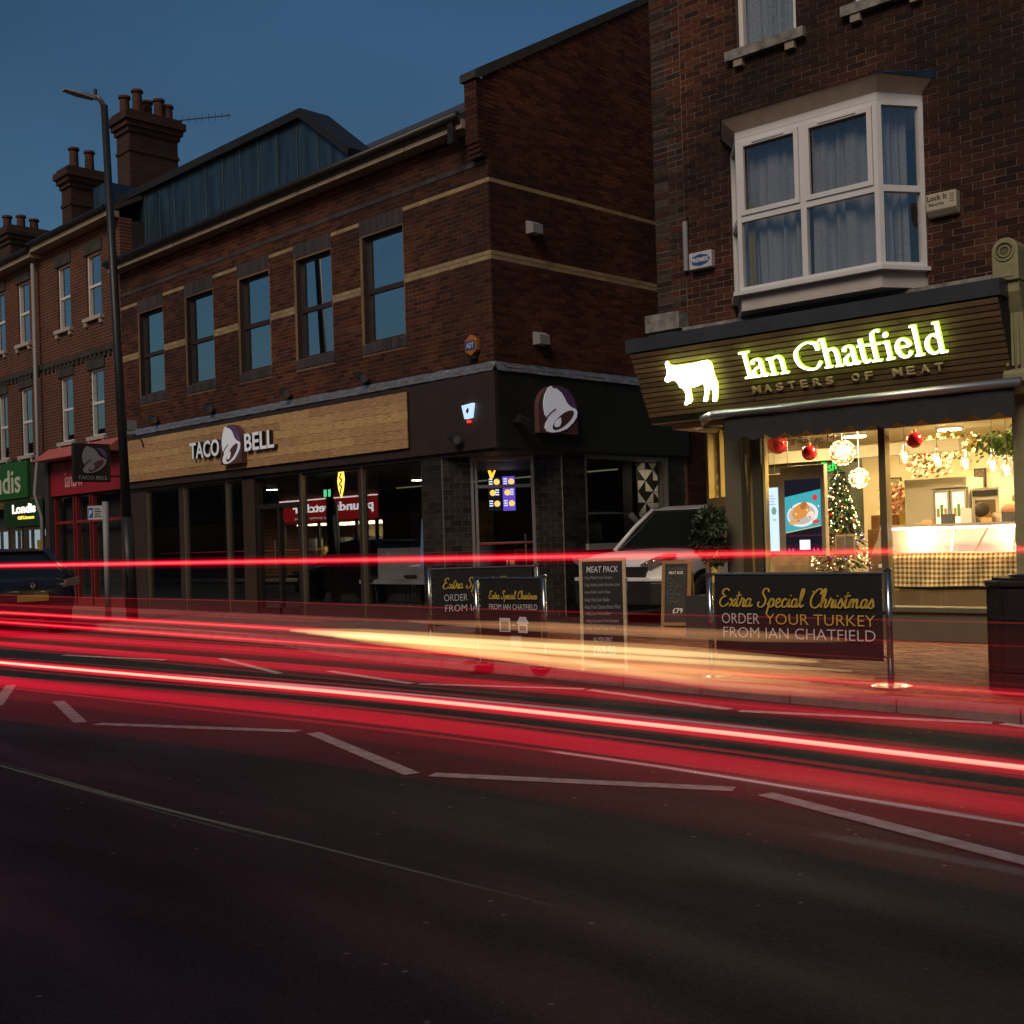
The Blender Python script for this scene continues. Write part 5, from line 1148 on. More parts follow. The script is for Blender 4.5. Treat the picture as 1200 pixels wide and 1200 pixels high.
def banner(p,q,z0,z1,lab,name='banner'):
    p,q = Vector((*p,0)),Vector((*q,0)); L = (q-p).length; fr = wallframe(p, math.atan2((q-p).y,(q-p).x))
    t = thing('banner', lab, 'banner', tuple((p+q)/2+Vector((0,0,z0))))
    vs = []; n = 24
    for i in range(n+1):
        u = .05+(L-.1)*i/n
        for j in range(5): vs.append((u, z0+(z1-z0)*j/4, .012*math.sin(i*.55)*(1-j/4)*.5))
    MB().add(vs,[(i*5+j,(i+1)*5+j,(i+1)*5+j+1,i*5+j+1) for i in range(n) for j in range(4)]).build('canvas', banner_m, t, fr)
    MB().cyl((0.0,z1+.012,0),(L,z1+.012,0),.012,n=8).build('top_rail', chrome, t, fr)
    for u in (.02,L-.02): MB().cyl((u,z0+.02,0),(u+(.04 if u<1 else -.04),z0+.05,0),.006,n=5).build('tie', black_p, t, fr)
    return t,fr @ Matrix.Translation((0,0,.014)),L
# flowing script drawn with a round pen, x-height .45
SC = {'E':(.62,[[(.55,.86),(.42,.98),(.22,.93),(.14,.76),(.30,.58),(.42,.56)],[(.40,.57),(.14,.48),(.03,.25),(.14,.04),(.36,.03),(.60,.22)]]),
 'x':(.40,[[(.02,.36),(.10,.44),(.20,.22),(.30,.03),(.40,.10)],[(.38,.44),(.22,.24),(.03,.02)]]),
 't':(.30,[[(-.02,.12),(.10,.40),(.18,.82)],[(.18,.82),(.10,.30),(.10,.06),(.18,.02),(.32,.14)],[(.0,.58),(.34,.64)]]),
 'r':(.32,[[(-.02,.12),(.08,.40),(.10,.50),(.14,.44),(.26,.42)],[(.26,.42),(.20,.20),(.20,.05),(.26,.02),(.34,.12)]]),
 'a':(.44,[[(.32,.36),(.22,.46),(.08,.36),(.03,.16),(.10,.02),(.22,.08),(.32,.36)],[(.34,.44),(.29,.16),(.33,.02),(.46,.14)]]),
 'S':(.62,[[(.60,.80),(.54,.96),(.36,.98),(.24,.80),(.34,.60),(.46,.42),(.42,.16),(.24,.0),(.05,.06),(.02,.22),(.12,.28)]]),
 'p':(.44,[[(-.02,.12),(.08,.30),(.14,.46)],[(.14,.46),(.06,.02),(-.02,-.36)],[(.10,.24),(.20,.44),(.32,.42),(.34,.20),(.22,.02),(.10,.06)],[(.26,.03),(.46,.14)]]),
 'e':(.38,[[(-.02,.12),(.14,.20),(.28,.32),(.24,.46),(.10,.40),(.05,.18),(.12,.02),(.24,.02),(.40,.14)]]),
 'c':(.36,[[(.28,.38),(.20,.46),(.08,.36),(.04,.16),(.12,.02),(.24,.03),(.38,.14)]]),
 'i':(.22,[[(-.02,.12),(.10,.44)],[(.10,.44),(.06,.14),(.12,.02),(.24,.14)],[(.14,.60),(.16,.64)]]),
 'l':(.28,[[(-.02,.12),(.14,.44),(.24,.82),(.18,.98),(.10,.80),(.07,.24),(.14,.02),(.30,.14)]]),
 'C':(.66,[[(.58,.70),(.66,.88),(.52,.98),(.30,.84),(.10,.50),(.12,.14),(.30,.0),(.50,.06),(.68,.26)],[(.12,.86),(.22,.78),(.34,.82)]]),
 'h':(.44,[[(-.02,.12),(.12,.44),(.22,.82),(.17,.98),(.09,.78),(.04,.02)],[(.05,.16),(.16,.40),(.27,.44),(.28,.28),(.26,.08),(.32,.02),(.46,.14)]]),
 's':(.32,[[(-.02,.12),(.10,.34),(.15,.50)],[(.15,.50),(.24,.26),(.22,.05),(.10,.01),(.04,.08)],[(.20,.04),(.34,.14)]]),
 'm':(.64,[[(.0,.14),(.07,.42),(.08,.44)],[(.08,.44),(.03,.02)],[(.05,.18),(.15,.42),(.24,.42),(.22,.02)],[(.23,.18),(.34,.42),(.44,.42),(.43,.10),(.50,.02),(.66,.14)]]),
 ' ':(.34,[])}
def script(txt,fr,x0,x1,y0,h,mat,parent,wt=.055):
    tot = sum(SC[c][0] for c in txt); k = (x1-x0)/tot; mb = MB(); x = 0
    for c in txt:
        for st in SC[c][1]: pen(mb,[(x0+(x+a+.18*(b-.2))*k, y0+b*h) for a,b in st], wt*1.35, wt*.75, .002)
        x += SC[c][0]
    return mb.build('script_lettering', mat, parent, fr)
t,fr,L = banner(PB['D'],PB['E'],.30,.99,'wide black banner with gold extra special christmas script and order your turkey lettering')
script('Extra Special Christmas',fr,.10,1.50,.72,.16,gold_p,t,.0125)
lettering('ORDER',fr,.12,.48,.575,.665,grey_p,t,depth=.002,bold=-.008); lettering('YOUR TURKEY',fr,.54,1.50,.575,.665,gold_p,t,depth=.002,bold=-.008)
lettering('FROM IAN CHATFIELD',fr,.13,1.50,.455,.545,grey_p,t,depth=.002,bold=-.008)
t,fr,L = banner(PB['A'],PB['C2'],.36,1.03,'rear black banner partly hidden behind the smaller front banner')
script('Extra Special Christmas',fr,.16,1.22,.80,.13,gold_p,t,.011)
lettering('ORDER',fr,.17,.45,.655,.735,grey_p,t,depth=.002,bold=-.008); lettering('YOUR TURKEY',fr,.50,1.2,.655,.735,gold_p,t,depth=.002,bold=-.008); lettering('FROM IAN CHATFIELD',fr,.18,1.21,.53,.61,grey_p,t,depth=.002,bold=-.008)
t,fr,L = banner(PB['B'],PB['C'],.25,.965,'smaller front black banner with from ian chatfield lettering and white card picture')
script('Extra Special Christmas',fr,.18,.80,.765,.085,gold_p,t,.008)
lettering('FROM IAN CHATFIELD',fr,.18,.80,.66,.715,grey_p,t,depth=.002,bold=.0)
card = MB().box(.31,.45,.435,.575,0,.002).build('printed_card', grey_p, t, fr); MB().box(.33,.43,.45,.54,.002,.004).build('card_picture', M('card_brown',(.12,.08,.06),.7,var=.9,scale=60), card, fr)
MB().box(.47,.51,.50,.51,0,.002).build('dash', grey_p, t, fr)
MB().prism([(.55,.43),(.67,.43),(.67,.52),(.69,.52),(.65,.59),(.57,.59),(.53,.52),(.55,.52)],0,.002).build('shop_icon', grey_p, t, fr); MB().box(.57,.65,.455,.50,.002,.004).build('icon_panel', black_p, t, fr)
MB().box(.45,.59,.24+.03,.40,0,.002).build('white_panel', M('faded_white',(.38,.36,.34),.7), t, fr)
# chalkboards
def aboard(p,q,h,lean,lab,frame_m,wd=.055):
    p,q = Vector((*p,.1)),Vector((*q,.1)); L = (q-p).length; ang = math.atan2((q-p).y,(q-p).x)
    t = thing('chalkboard', lab, 'chalkboard', tuple((p+q)/2), 0)
    out = []
    for sgn in (1,-1):
        R = wallframe(p,ang) @ Matrix.Translation((0,0,0 if sgn>0 else -2*h*math.sin(lean)-.02)) @ Matrix.Rotation(-lean*sgn,4,'X')
        o = MB().box(0,wd,0,h,-.03,0).box(L-wd,L,0,h,-.03,0).box(wd,L-wd,h-wd,h,-.03,0).box(wd,L-wd,.03,.03+wd,-.03,0).build('frame', frame_m, t, R)
        MB().box(wd,L-wd,.03+wd,h-wd,-.022,-.008).build('panel', board_m, t, R); out.append(R)
    MB().cyl(out[0] @ Vector((L,h*.8,-.02)), out[1] @ Vector((L,h*.8,-.02)), .012, n=6).build('hinge', chrome, t)
    return t,out[0] @ Matrix.Translation((0,0,-.007)),L
t,fr,L = aboard((-7.47,8.16),(-7.10,8.40),1.06,.04,'tall chalkboard with pale frame headed meat pack',oak_pale,.03)
lettering('MEAT PACK',fr,.07,L-.07,.925,.985,chalk,t,depth=.002,bold=.012,shear=.1)
for k,s in enumerate(('1.2kg Whole Fresh Chicken','1.2kg Rolled Lamb Shoulder Joint','4-6oz Rolled Lamb Chops','4-6oz Pork Loin Steaks','4-6oz Fresh Chicken Breast Fillets','1-400g Lean Minced Beef','1-400g Succulent Pork Sausages','1-400g Minute Frying Steaks')):
    lettering(s,fr,.045,.045+(L-.1)*min(1,len(s)/33+.03),.855-k*.068,.893-k*.068,M('faint_chalk',(.42,.42,.44),.9),t,depth=.0015,shear=.15)
lettering('ALL FOR ONLY',fr,.12,L-.14,.275,.315,chalk,t,depth=.0015); lettering('£69.50',fr,.12,L-.11,.14,.235,chalk,t,depth=.0015,bold=.01)
t,fr,L = aboard((-10.0,12.55),(-9.62,12.70),.92,.16,'small leaning a frame chalkboard with tan frame in front of the white car',oak_dark,.045)
fc_ = M('blue_chalk',(.10,.12,.17),.9)
lettering('CHRISTMAS',fr,.08,.32,.79,.825,fc_,t,depth=.0015); lettering('MEAT BOX',fr,.10,.30,.735,.775,chalk,t,depth=.0015,bold=.01)
for k in range(7): 
    sq = MB(); pen(sq,[(.075+i*.021,.66-k*.052+.009*((i*7+k*3)%4)) for i in range(5+(k*3)%7)],.008,.006,.0015); sq.build('chalk_line', fc_, t, fr)
lettering('£79',fr,.16,.30,.20,.27,chalk,t,depth=.0015,bold=.01)
# litter bin
bx,by = -3.52,8.78
lb = thing('litter_bin','tall black eight sided litter bin with ribbed lid by the kerb','bin',(bx,by,.1))
oct_ = lambda r: [(bx+r*math.cos(a),by+r*math.sin(a)) for a in [math.pi/8+i*math.pi/4 for i in range(8)]]
MB().prism(oct_(.29),.101,.90).build('body', black_pl, lb, bevel=.02); MB().prism(oct_(.315),.90,.945).build('rim', black_pl, lb, bevel=.012); MB().prism(oct_(.26),.945,.965).build('lid', black_pl, lb)
MB().lathe([(.14,.966),(.15,.985),(.13,.985),(.12,.967)],(bx,by,0),18).build('ash_ring', chrome, lb)
for k in range(8):
    a = math.pi/8+k*math.pi/4; MB().cyl((bx+.29*math.cos(a),by+.29*math.sin(a),.12),(bx+.29*math.cos(a),by+.29*math.sin(a),.89),.012,n=6).build('rib', black_pl, lb)
MB().prism(oct_(.30),.28,.30).build('band', black_pl, lb); MB().prism(oct_(.30),.66,.68).build('band', black_pl, lb)
# clipped shrub in a planter at the shop corner
su,sw = -2.22,.32
sb_ = thing('shrub','dark evergreen shrub in a planter at the left corner of the butcher shop','shrub',IP(su,sw,.1),AI)
MB().box(su-.22,su+.22,-sw-.2,-sw+.2,.101,.60).build('planter', M('planter_grey',(.05,.05,.05),.6), sb_, IF); MB().cyl((su,-sw,.55),(su,-sw,1.2),.03,n=8).build('stem', oak_dark, sb_, IF)
lf = MB()
for k in range(1900):
    a = Vector((random.gauss(0,1),random.gauss(0,1),random.gauss(0,1))).normalized()*random.uniform(.55,1)**.5
    c = random.choice(((0,0,1.42),(-.08,.05,1.28),(.12,-.05,1.5),(.05,.1,1.15)))
    p = Vector((su+c[0]*.8+a.x*.17,-sw+c[1]+a.y*.17,c[2]+a.z*.18)); d = (a+Vector((random.gauss(0,.5),random.gauss(0,.5),random.gauss(0,.5)))).normalized()*.06; s = d.orthogonal().normalized()*.016
    lf.add([p-s,p+s,p+d+s*.4,p+d-s*.4],[(0,1,2,3)])
stuff(lf.build('foliage', M('box_leaf',(.035,.06,.03),.45,var=.4,scale=15), sb_, IF))
# alarm boxes on the butcher's wall
a1 = ithing('alarm_box','small white alarm box with blue premier lettering on the dark brick','alarm',-2.33,.05,4.70)
MB().box(-2.50,-2.17,4.705,4.915,.003,.10).build('case', M('white_case',(.62,.62,.62),.4), a1, IW, bevel=.01); MB().prism([(-2.48,4.81),(-2.44,4.86),(-2.335,4.885),(-2.23,4.86),(-2.19,4.81),(-2.23,4.76),(-2.335,4.735),(-2.44,4.76)],.10,.104).build('blue_plate', M('blue_plate',(.03,.10,.30),.4), a1, IW)
lettering('PREMIER',IW @ Matrix.Translation((0,0,.104)),-2.46,-2.21,4.785,4.84,white_m,a1,depth=.002,bold=.02)
a2 = ithing('alarm_box','cream alarm box marked lock it security right of the bay window','alarm',.74,.05,4.72)
MB().prism([(.003,4.98),(.12,4.98),(.12,4.80),(.06,4.74),(.003,4.74)],.57,.90,ax=0).build('case', M('cream_case',(.55,.50,.38),.5), a2, W2, bevel=.008)
lettering('Lock It',IW @ Matrix.Translation((0,0,.12)),.585,.80,4.90,4.96,black_p,a2,depth=.002,bold=.02); lettering('Security',IW @ Matrix.Translation((0,0,.12)),.60,.77,4.835,4.878,black_p,a2,depth=.002,bold=.02)
for k in range(4): MB().box(.83,.88,4.86+k*.026,4.87+k*.026,.12,.123).build('louvre', M('louvre',(.25,.2,.13),.5), a2, IW)
tag(MB().cyl(IP(-2.58,.04,4.72),IP(-2.58,.04,5.35),.035,n=12).build('pipe_stub', grey_pl),'short grey pipe fixed upright on the brick left of the bay window','pipe')

# ================================================================== cars
def car(loc,rz,lab,cat,paint,kind,group=None):
    """nose along local -Y; rear at +Y"""
    t = thing('parked_car', lab, cat, loc, rz, group); FR = Matrix.Translation(Vector(loc)) @ Matrix.Rotation(rz,4,'Z')
    hw = .95 if kind=='suv' else .86; Ln = 4.4 if kind=='suv' else 4.1; H = 1.70 if kind=='suv' else 1.46
    belt = 1.05 if kind=='suv' else .93; nose = 1.02 if kind=='suv' else .80
    st = [(0,.55,.40,nose-.20,.78),(.10,.32,.36,nose-.05,.90),(.35,.24,.30,nose+.01,.97),(1.05,.22,.26,belt-.0,1.0),(1.5,.22,.26,belt+.02,1.0),(3.2,.22,.26,belt+.04,1.0),(Ln-.45,.24,.28,belt+.06,.99),(Ln-.12,.32,.36,belt+.02,.93),(Ln,.50,.48,belt-.12,.84)]
    vs = []; prof = 9
    for y,zb,_,zt,k in st:
        w = hw*k
        vs += [(-w*.86,y,zb),(-w*.99,y,zb+.12),(-w,y,(zb+zt)/2),(-w*.97,y,zt-.10),(-w*.86,y,zt),(0,y,zt+.025),(w*.86,y,zt),(w*.97,y,zt-.10),(w,y,(zb+zt)/2),(w*.99,y,zb+.12),(w*.86,y,zb)]
    k = 11; fs = [(i*k+j,(i+1)*k+j,(i+1)*k+(j+1)%k,i*k+(j+1)%k) for i in range(len(st)-1) for j in range(k)]+[tuple(range(k)),tuple((len(st)-1)*k+j for j in range(k))]
    b = MB().add([(x,y-Ln*0,z) for x,y,z in vs],fs).build('body', paint, t, FR, smooth=True)
    m_ = b.modifiers.new('sub','SUBSURF'); m_.levels = 1; m_.render_levels = 2
    # cabin
    y0,y1,y2,y3 = (1.0,1.75,Ln-.85,Ln-.25) if kind=='suv' else (1.05,1.8,Ln-1.0,Ln-.30)
    zb = belt+.0
    lo = [(-hw*.90,y0,zb),(hw*.90,y0,zb),(hw*.93,y3,zb+.04),(-hw*.93,y3,zb+.04)]; hi = [(-hw*.70,y1,H-.03),(hw*.70,y1,H-.03),(hw*.70,y2,H-.02),(-hw*.70,y2,H-.02)]
    gm_ = M('car_glass',(.012,.016,.014),.06,spec=.7)
    MB().hexa(lo+hi).build('cabin_glass', gm_, t, FR)
    rf = MB().add([(-hw*.72,y1-.06,H-.045),(hw*.72,y1-.06,H-.045),(hw*.73,y2+.12,H-.04),(-hw*.73,y2+.12,H-.04),(-hw*.55,y1+.15,H+.02),(hw*.55,y1+.15,H+.02),(hw*.56,y2-.05,H+.02),(-hw*.56,y2-.05,H+.02)],[(0,3,2,1),(4,5,6,7),(0,1,5,4),(1,2,6,5),(2,3,7,6),(3,0,4,7)])
    rf.build('roof', paint, t, FR, smooth=True, bevel=.03)
    for s in (-1,1):
        pl_ = MB(); pl_.tube([(s*hw*.91,y0-.02,zb-.01),(s*hw*.80,(y0+y1)/2,(zb+H)/2+.03),(s*hw*.715,y1-.02,H-.03)],.035,8); pl_.build('front_pillar', paint, t, FR, smooth=True)
        MB().tube([(s*hw*.94,y3,zb+.03),(s*hw*.72,y2+.08,H-.03)],.06,8).build('rear_pillar', paint, t, FR, smooth=True)
        MB().hexa([(s*hw*.90,(y1+y2)/2-.04,zb),(s*hw*.935,(y1+y2)/2-.04,zb),(s*hw*.935,(y1+y2)/2+.04,zb),(s*hw*.90,(y1+y2)/2+.04,zb),(s*hw*.69,(y1+y2)/2-.04,H-.04),(s*hw*.725,(y1+y2)/2-.04,H-.04),(s*hw*.725,(y1+y2)/2+.04,H-.04),(s*hw*.69,(y1+y2)/2+.04,H-.04)]).build('door_pillar', black_pl, t, FR)
        mr = MB().ball((s*(hw+.10),y0+.42,zb+.07),.10,.055,.075,n=14,m=9).build('door_mirror', paint, t, FR, smooth=True)
        MB().ball((s*(hw+.10),y0+.455,zb+.07),.08,.03,.058,n=12,m=8).build('mirror_glass', chrome, mr, FR, smooth=True)
        MB().box(min(s*hw*.9,s*(hw+.06)),max(s*hw*.9,s*(hw+.06)),y0+.40,y0+.44,zb+.02,zb+.06).build('mirror_arm', black_pl, mr, FR)
        for yy in (.85,Ln-.85):
            w = MB().lathe([(.20,s*(hw-.22)),(.33,s*(hw-.21)),(.34,s*(hw-.12)),(.33,s*(hw+.005)),(.22,s*(hw+.012))],(0,yy,.34),24,ax=0).build('wheel', M('tyre',(.015,.015,.015),.8), t, FR, smooth=True)
            MB().lathe([(.21,s*(hw-.02)),(.215,s*(hw+.016)),(.05,s*(hw-.01))],(0,yy,.34),18,ax=0).build('rim', alu, w, FR)
            MB().lathe([(.40,s*(hw-.16)),(.405,s*(hw+.004)),(.36,s*(hw+.004)),(.36,s*(hw-.16))],(0,yy,.36),24,ax=0).build('wheel_arch', black_pl, t, FR)
        # lamps
        hl = MB().prism([(s*hw*.46,nose-.17),(s*hw*.66,nose-.24),(s*hw*.88,nose-.12),(s*hw*.93,nose-.02),(s*hw*.78,nose-.06)],-.005,.30,ax=1).build('headlight', M('headlight_glass',(.35,.36,.38),.08,metal=.6), t, FR)
        MB().ball((s*hw*.72,.0,nose-.13),.05,.03,.04,n=10,m=6).build('reflector', chrome, hl, FR, smooth=True); MB().ball((s*hw*.60,.0,nose-.16),.035,.03,.035,n=10,m=6).build('reflector', chrome, hl, FR, smooth=True)
        tl = MB().prism([(s*hw*.62,belt-.14),(s*hw*.95,belt-.10),(s*hw*.97,belt+.03),(s*hw*.70,belt-.02)],Ln-.22,Ln-.02,ax=1).build('tail_light', M('tail_lens',(.25,.02,.02),.2) if kind=='suv' else M('tail_lens_grey',(.22,.14,.15),.2), t, FR)
    # front
    MB().prism([(-hw*.62,nose-.20),(hw*.62,nose-.20),(hw*.52,nose-.44),(-hw*.52,nose-.44)],-.02,.12,ax=1).build('grille', black_pl, t, FR)
    lw = [(-hw*1.0,.47),(-hw*.985,.2),(-hw*.90,.03),(-hw*.7,-.05),(-hw*.3,-.075),(hw*.3,-.075),(hw*.7,-.05),(hw*.90,.03),(hw*.985,.2),(hw*1.0,.47)]
    MB().prism(lw,.27,.60 if kind=='suv' else .46).build('lower_bumper', black_pl, t, FR, bevel=.02)
    MB().prism([(a*.995,b-.012) for a,b in lw[1:-1]],.612,.668).build('bumper_strip', paint, t, FR, bevel=.01)
    MB().box(-hw*.5,hw*.5,-.028,.1,nose-.33,nose-.31).build('grille_bar', chrome, t, FR)
    fp = MB().box(-.26,.26,-.095,-.077,.50,.61).build('number_plate', M('plate_white',(.55,.56,.55),.4), t, FR)
    if kind=='suv': lettering('D', FR @ Matrix.Translation((0,-.095,0)) @ FRONT, .16,.23,.52,.59, black_p, fp, depth=.003, bold=.03)
    # rear
    rp = MB().box(-.26,.26,Ln+.005,Ln+.02,.58,.69).build('number_plate', M('plate_yellow',(.55,.40,.08),.4), t, FR)
    MB().prism([(-hw*.75,.36),(hw*.75,.36),(hw*.8,.52),(-hw*.8,.52)],Ln-.2,Ln+.02,ax=1).build('rear_bumper', black_pl, t, FR)
    MB().prism([(0,belt-.02),(.045,belt-.09),(0,belt-.16),(-.045,belt-.09)],Ln-.005,Ln+.012,ax=1).build('diamond_badge', chrome, t, FR)
    MB().box(-.012,.012,Ln+.012,Ln+.014,belt-.13,belt-.05).build('badge_core', black_pl, t, FR)
    MB().box(-hw*.62,hw*.62,y3+.02,y3+.025,zb+.0,zb+.005).build('wiper', black_pl, t, FR)
    return t
white_paint = M('white_car_paint',(.80,.82,.84),.25,coat=.6); dark_paint = M('dark_blue_car_paint',(.018,.02,.035),.25,coat=.6)
car((-11.13,12.98,.1),0,'white car nosing out of the alley between the two buildings','car',white_paint,'suv')
car((-10.15,18.6,.1),math.radians(-4),'white car farther back in the alley, only its roof showing','car',white_paint,'suv')
def rear_at(x,y,rz): return (x-4.1*(-math.sin(rz)), y-4.1*math.cos(rz), 0)
rz = -math.pi/2
car((-19.7-4.1,7.95,0),rz,'dark blue hatchback with diamond badge parked at the left facing away','car',dark_paint,'hatch')

# ================================================================== lamp post and parking sign
lp = thing('lamp_post','tall dark lamp post with a flat lantern rising past the roof at the left','lamp post',(-20.55,10,.1))
lean_ = lambda z: -20.28-.055*(z-.1)
MB().tube([(lean_(.1),10,.1),(lean_(2),10,2.0)],.105,14).build('base', mast_m, lp, smooth=True)
MB().tube([(lean_(2),10,2.0),(lean_(5),10,5),(lean_(9.74),10,9.74)],[.085,.08,.065],14).build('column', mast_m, lp, smooth=True)
MB().box(lean_(.5)-.05,lean_(.5)+.05,9.885,9.9,.5,.95).build('access_door', mast_m, lp)
hx = lean_(9.74)
MB().tube([(hx,10.02,9.66),(hx,9.92,9.84),(hx,9.75,9.86)],.05,10).build('arm', grey_pl, lp, smooth=True)
MB().add([(hx-.07,9.80,9.80),(hx+.07,9.80,9.80),(hx+.10,9.50,9.81),(hx+.07,9.22,9.83),(hx-.07,9.22,9.83),(hx-.10,9.50,9.81),(hx-.06,9.80,9.88),(hx+.06,9.80,9.88),(hx+.07,9.5,9.87),(hx+.05,9.22,9.855),(hx-.05,9.22,9.855),(hx-.07,9.5,9.87)],[(0,5,4,3,2,1),(6,7,8,9,10,11),(0,1,7,6),(1,2,8,7),(2,3,9,8),(3,4,10,9),(4,5,11,10),(5,0,6,11)]).build('lantern', grey_pl, lp)
MB().cyl((hx,9.83,9.9),(hx,9.83,10.0),.035,n=10).build('photocell', black_pl, lp)
MB().box(lean_(4.0)-.1,lean_(4.0)+.1,10.08,10.25,3.62,3.80).build('junction_box', grey_pl, lp)
sp_ = thing('parking_sign_post','pale grey post with a small white and blue parking plate beside the lamp post','sign post',(-20.6,9.7,.1))
MB().cyl((-20.62,9.7,.1),(-20.62,9.7,2.3),.055,n=12).build('post', grey_pl, sp_, smooth=True)
FPk = wallframe((-21.0,9.66,0), math.radians(25))
MB().box(-.14,.20,1.98,2.24,0,.012).build('plate', M('plate_pale',(.5,.52,.55),.5), sp_, FPk); MB().box(-.12,-.02,2.02,2.2,.012,.015).build('blue_panel', M('sign_blue',(.02,.10,.40),.4), sp_, FPk); lettering('P',FPk @ Matrix.Translation((0,0,.015)),-.10,-.04,2.05,2.16,white_m,sp_,depth=.002,bold=.03)
for k in range(4): MB().box(.02,.17-.03*(k%2),2.03+k*.045,2.05+k*.045,.012,.014).build('text_bar', black_p, sp_, FPk)
# ================================================================== older terrace on the left
def textured_brick():
    m,t,b = newmat('terrace_brick'); L = t.links.new
    tc = t.nodes.new('ShaderNodeNewGeometry'); br = t.nodes.new('ShaderNodeTexBrick'); mp = t.nodes.new('ShaderNodeMapping'); mp.inputs['Rotation'].default_value = (math.pi/2,0,0)
    br.inputs['Scale'].default_value = 1; br.inputs['Brick Width'].default_value = .225; br.inputs['Row Height'].default_value = .075; br.inputs['Mortar Size'].default_value = .008
    br.inputs['Color1'].default_value = (.135,.034,.016,1); br.inputs['Color2'].default_value = (.08,.024,.013,1); br.inputs['Mortar'].default_value = (.2,.14,.1,1)
    L(tc.outputs['Position'], mp.inputs[0]); L(mp.outputs[0], br.inputs[0])
    nz = t.nodes.new('ShaderNodeTexNoise'); nz.inputs['Scale'].default_value = .9; nz.inputs['Detail'].default_value = 6; L(tc.outputs['Position'], nz.inputs['Vector'])
    mr = t.nodes.new('ShaderNodeMapRange'); mr.inputs['To Min'].default_value = .5; mr.inputs['To Max'].default_value = 1.4; L(nz.outputs[0], mr.inputs['Value'])
    hs = t.nodes.new('ShaderNodeHueSaturation'); L(br.outputs[0], hs.inputs['Color']); L(mr.outputs[0], hs.inputs['Value']); L(hs.outputs[0], b.inputs['Base Color'])
    bp = t.nodes.new('ShaderNodeBump'); bp.inputs['Strength'].default_value = .5; bp.inputs['Distance'].default_value = .01; bp.invert = True; L(br.outputs['Fac'], bp.inputs['Height']); L(bp.outputs[0], b.inputs['Normal']); b.inputs['Roughness'].default_value = .88
    return m
tb_m = textured_brick()
dark_lint = M('sooty_lintel',(.05,.045,.042),.85,var=.4,scale=6)
def terrace(name,label,x0,x1,upw,low,gz):
    H = thing(name,label,'building',((x0+x1)/2,12.25,0))
    FR = wallframe((0,12.25,0),0)
    hs = [w for w in upw+low]
    grid_wall(MB(),x0,x1,3.9,gz,hs,-.3,0).build('wall', tb_m, H, FR)
    MB().box(x0,x1,2.75,3.9,-.3,-.02).build('shop_beam', dark_in, H, FR)
    MB().box(x0,x1,gz-.02,gz+.12,.0,.30).build('eaves_board', fascia_w, H, FR); MB().tube([(x0,11.9,gz+.16),(x1,11.9,gz+.16)],.06,8).build('gutter', black_pl, H)
    rn = Matrix.Translation((0,11.95,gz+.14)) @ Matrix.Rotation(math.radians(28),4,'X')
    MB().box(x0,x1,0,5.2,-.1,0).build('roof', tile_roof, H, rn)
    MB().box(x0,x1,6.02,6.14,0,.06).build('string_course', dark_lint, H, FR)
    n = int((x1-x0)/.24)
    for k in range(n): MB().box(x0+k*.24,x0+k*.24+.12,5.92,6.018,0,.05).build('dentil', dark_lint, H, FR)
    for (a,b,c,d) in upw+low:
        t = .05; f = MB().box(a,b,c,c+t,-.13,-.05).box(a,b,d-t,d,-.13,-.05).box(a,a+t,c+t,d-t,-.13,-.05).box(b-t,b,c+t,d-t,-.13,-.05).box(a+t,b-t,(c+d)/2-.03,(c+d)/2+.03,-.13,-.06)
        w = f.build('window', upvc, H, FR); MB().box(a+t,b-t,c+t,(c+d)/2-.03,-.1,-.094).build('pane', g_up, w, FR); MB().box(a+t,b-t,(c+d)/2+.03,d-t,-.1,-.094).build('pane', g_up, w, FR)
        MB().box(a-.2,b+.2,c-.2,d+.2,-1.3,-1.2).build('room_back', dark_in, w, FR); drape(a+t,a+t+.22,c+t,d-t,-.2,curt_w,w,.02,FR); drape(b-t-.2,b-t,c+t,d-t,-.2,curt_w,w,.02,FR)
        MB().box(a-.1,b+.1,c-.09,c-.002,-.05,.09).build('window_sill', M('pale_sill',(.45,.43,.40),.8), H, FR)
        for q in (a-.06,b-.04): MB().box(q,q+.1,c-.19,c-.092,0,.07).build('sill_bracket', M('pale_sill',(.45,.43,.40),.8), H, FR)
        MB().box(a-.1,b+.1,d+.002,d+.27,-.02,.03).build('lintel', dark_lint, H, FR)
    return H,FR
HA,FRA = terrace('terrace_house','red brick terrace with white sash windows over the red fronted shop left of the restaurant',-29.2,-24.92,[(-26.69,-25.92,6.9,8.4),(-28.31,-27.58,6.86,8.42)],[(-26.66,-25.93,4.1,5.68),(-28.32,-27.6,4.1,5.7)],8.95)
HB,FRB = terrace('terrace_house','red brick terrace over the green fronted grocery at the far left edge',-44,-29.22,[(-30.78,-30.04,6.85,8.45),(-32.4,-31.66,6.85,8.45),(-34.2,-33.4,6.85,8.45)],[(-30.78,-30.06,3.95,5.71),(-32.3,-31.66,3.95,5.7),(-34.2,-33.4,3.95,5.7)],8.85)
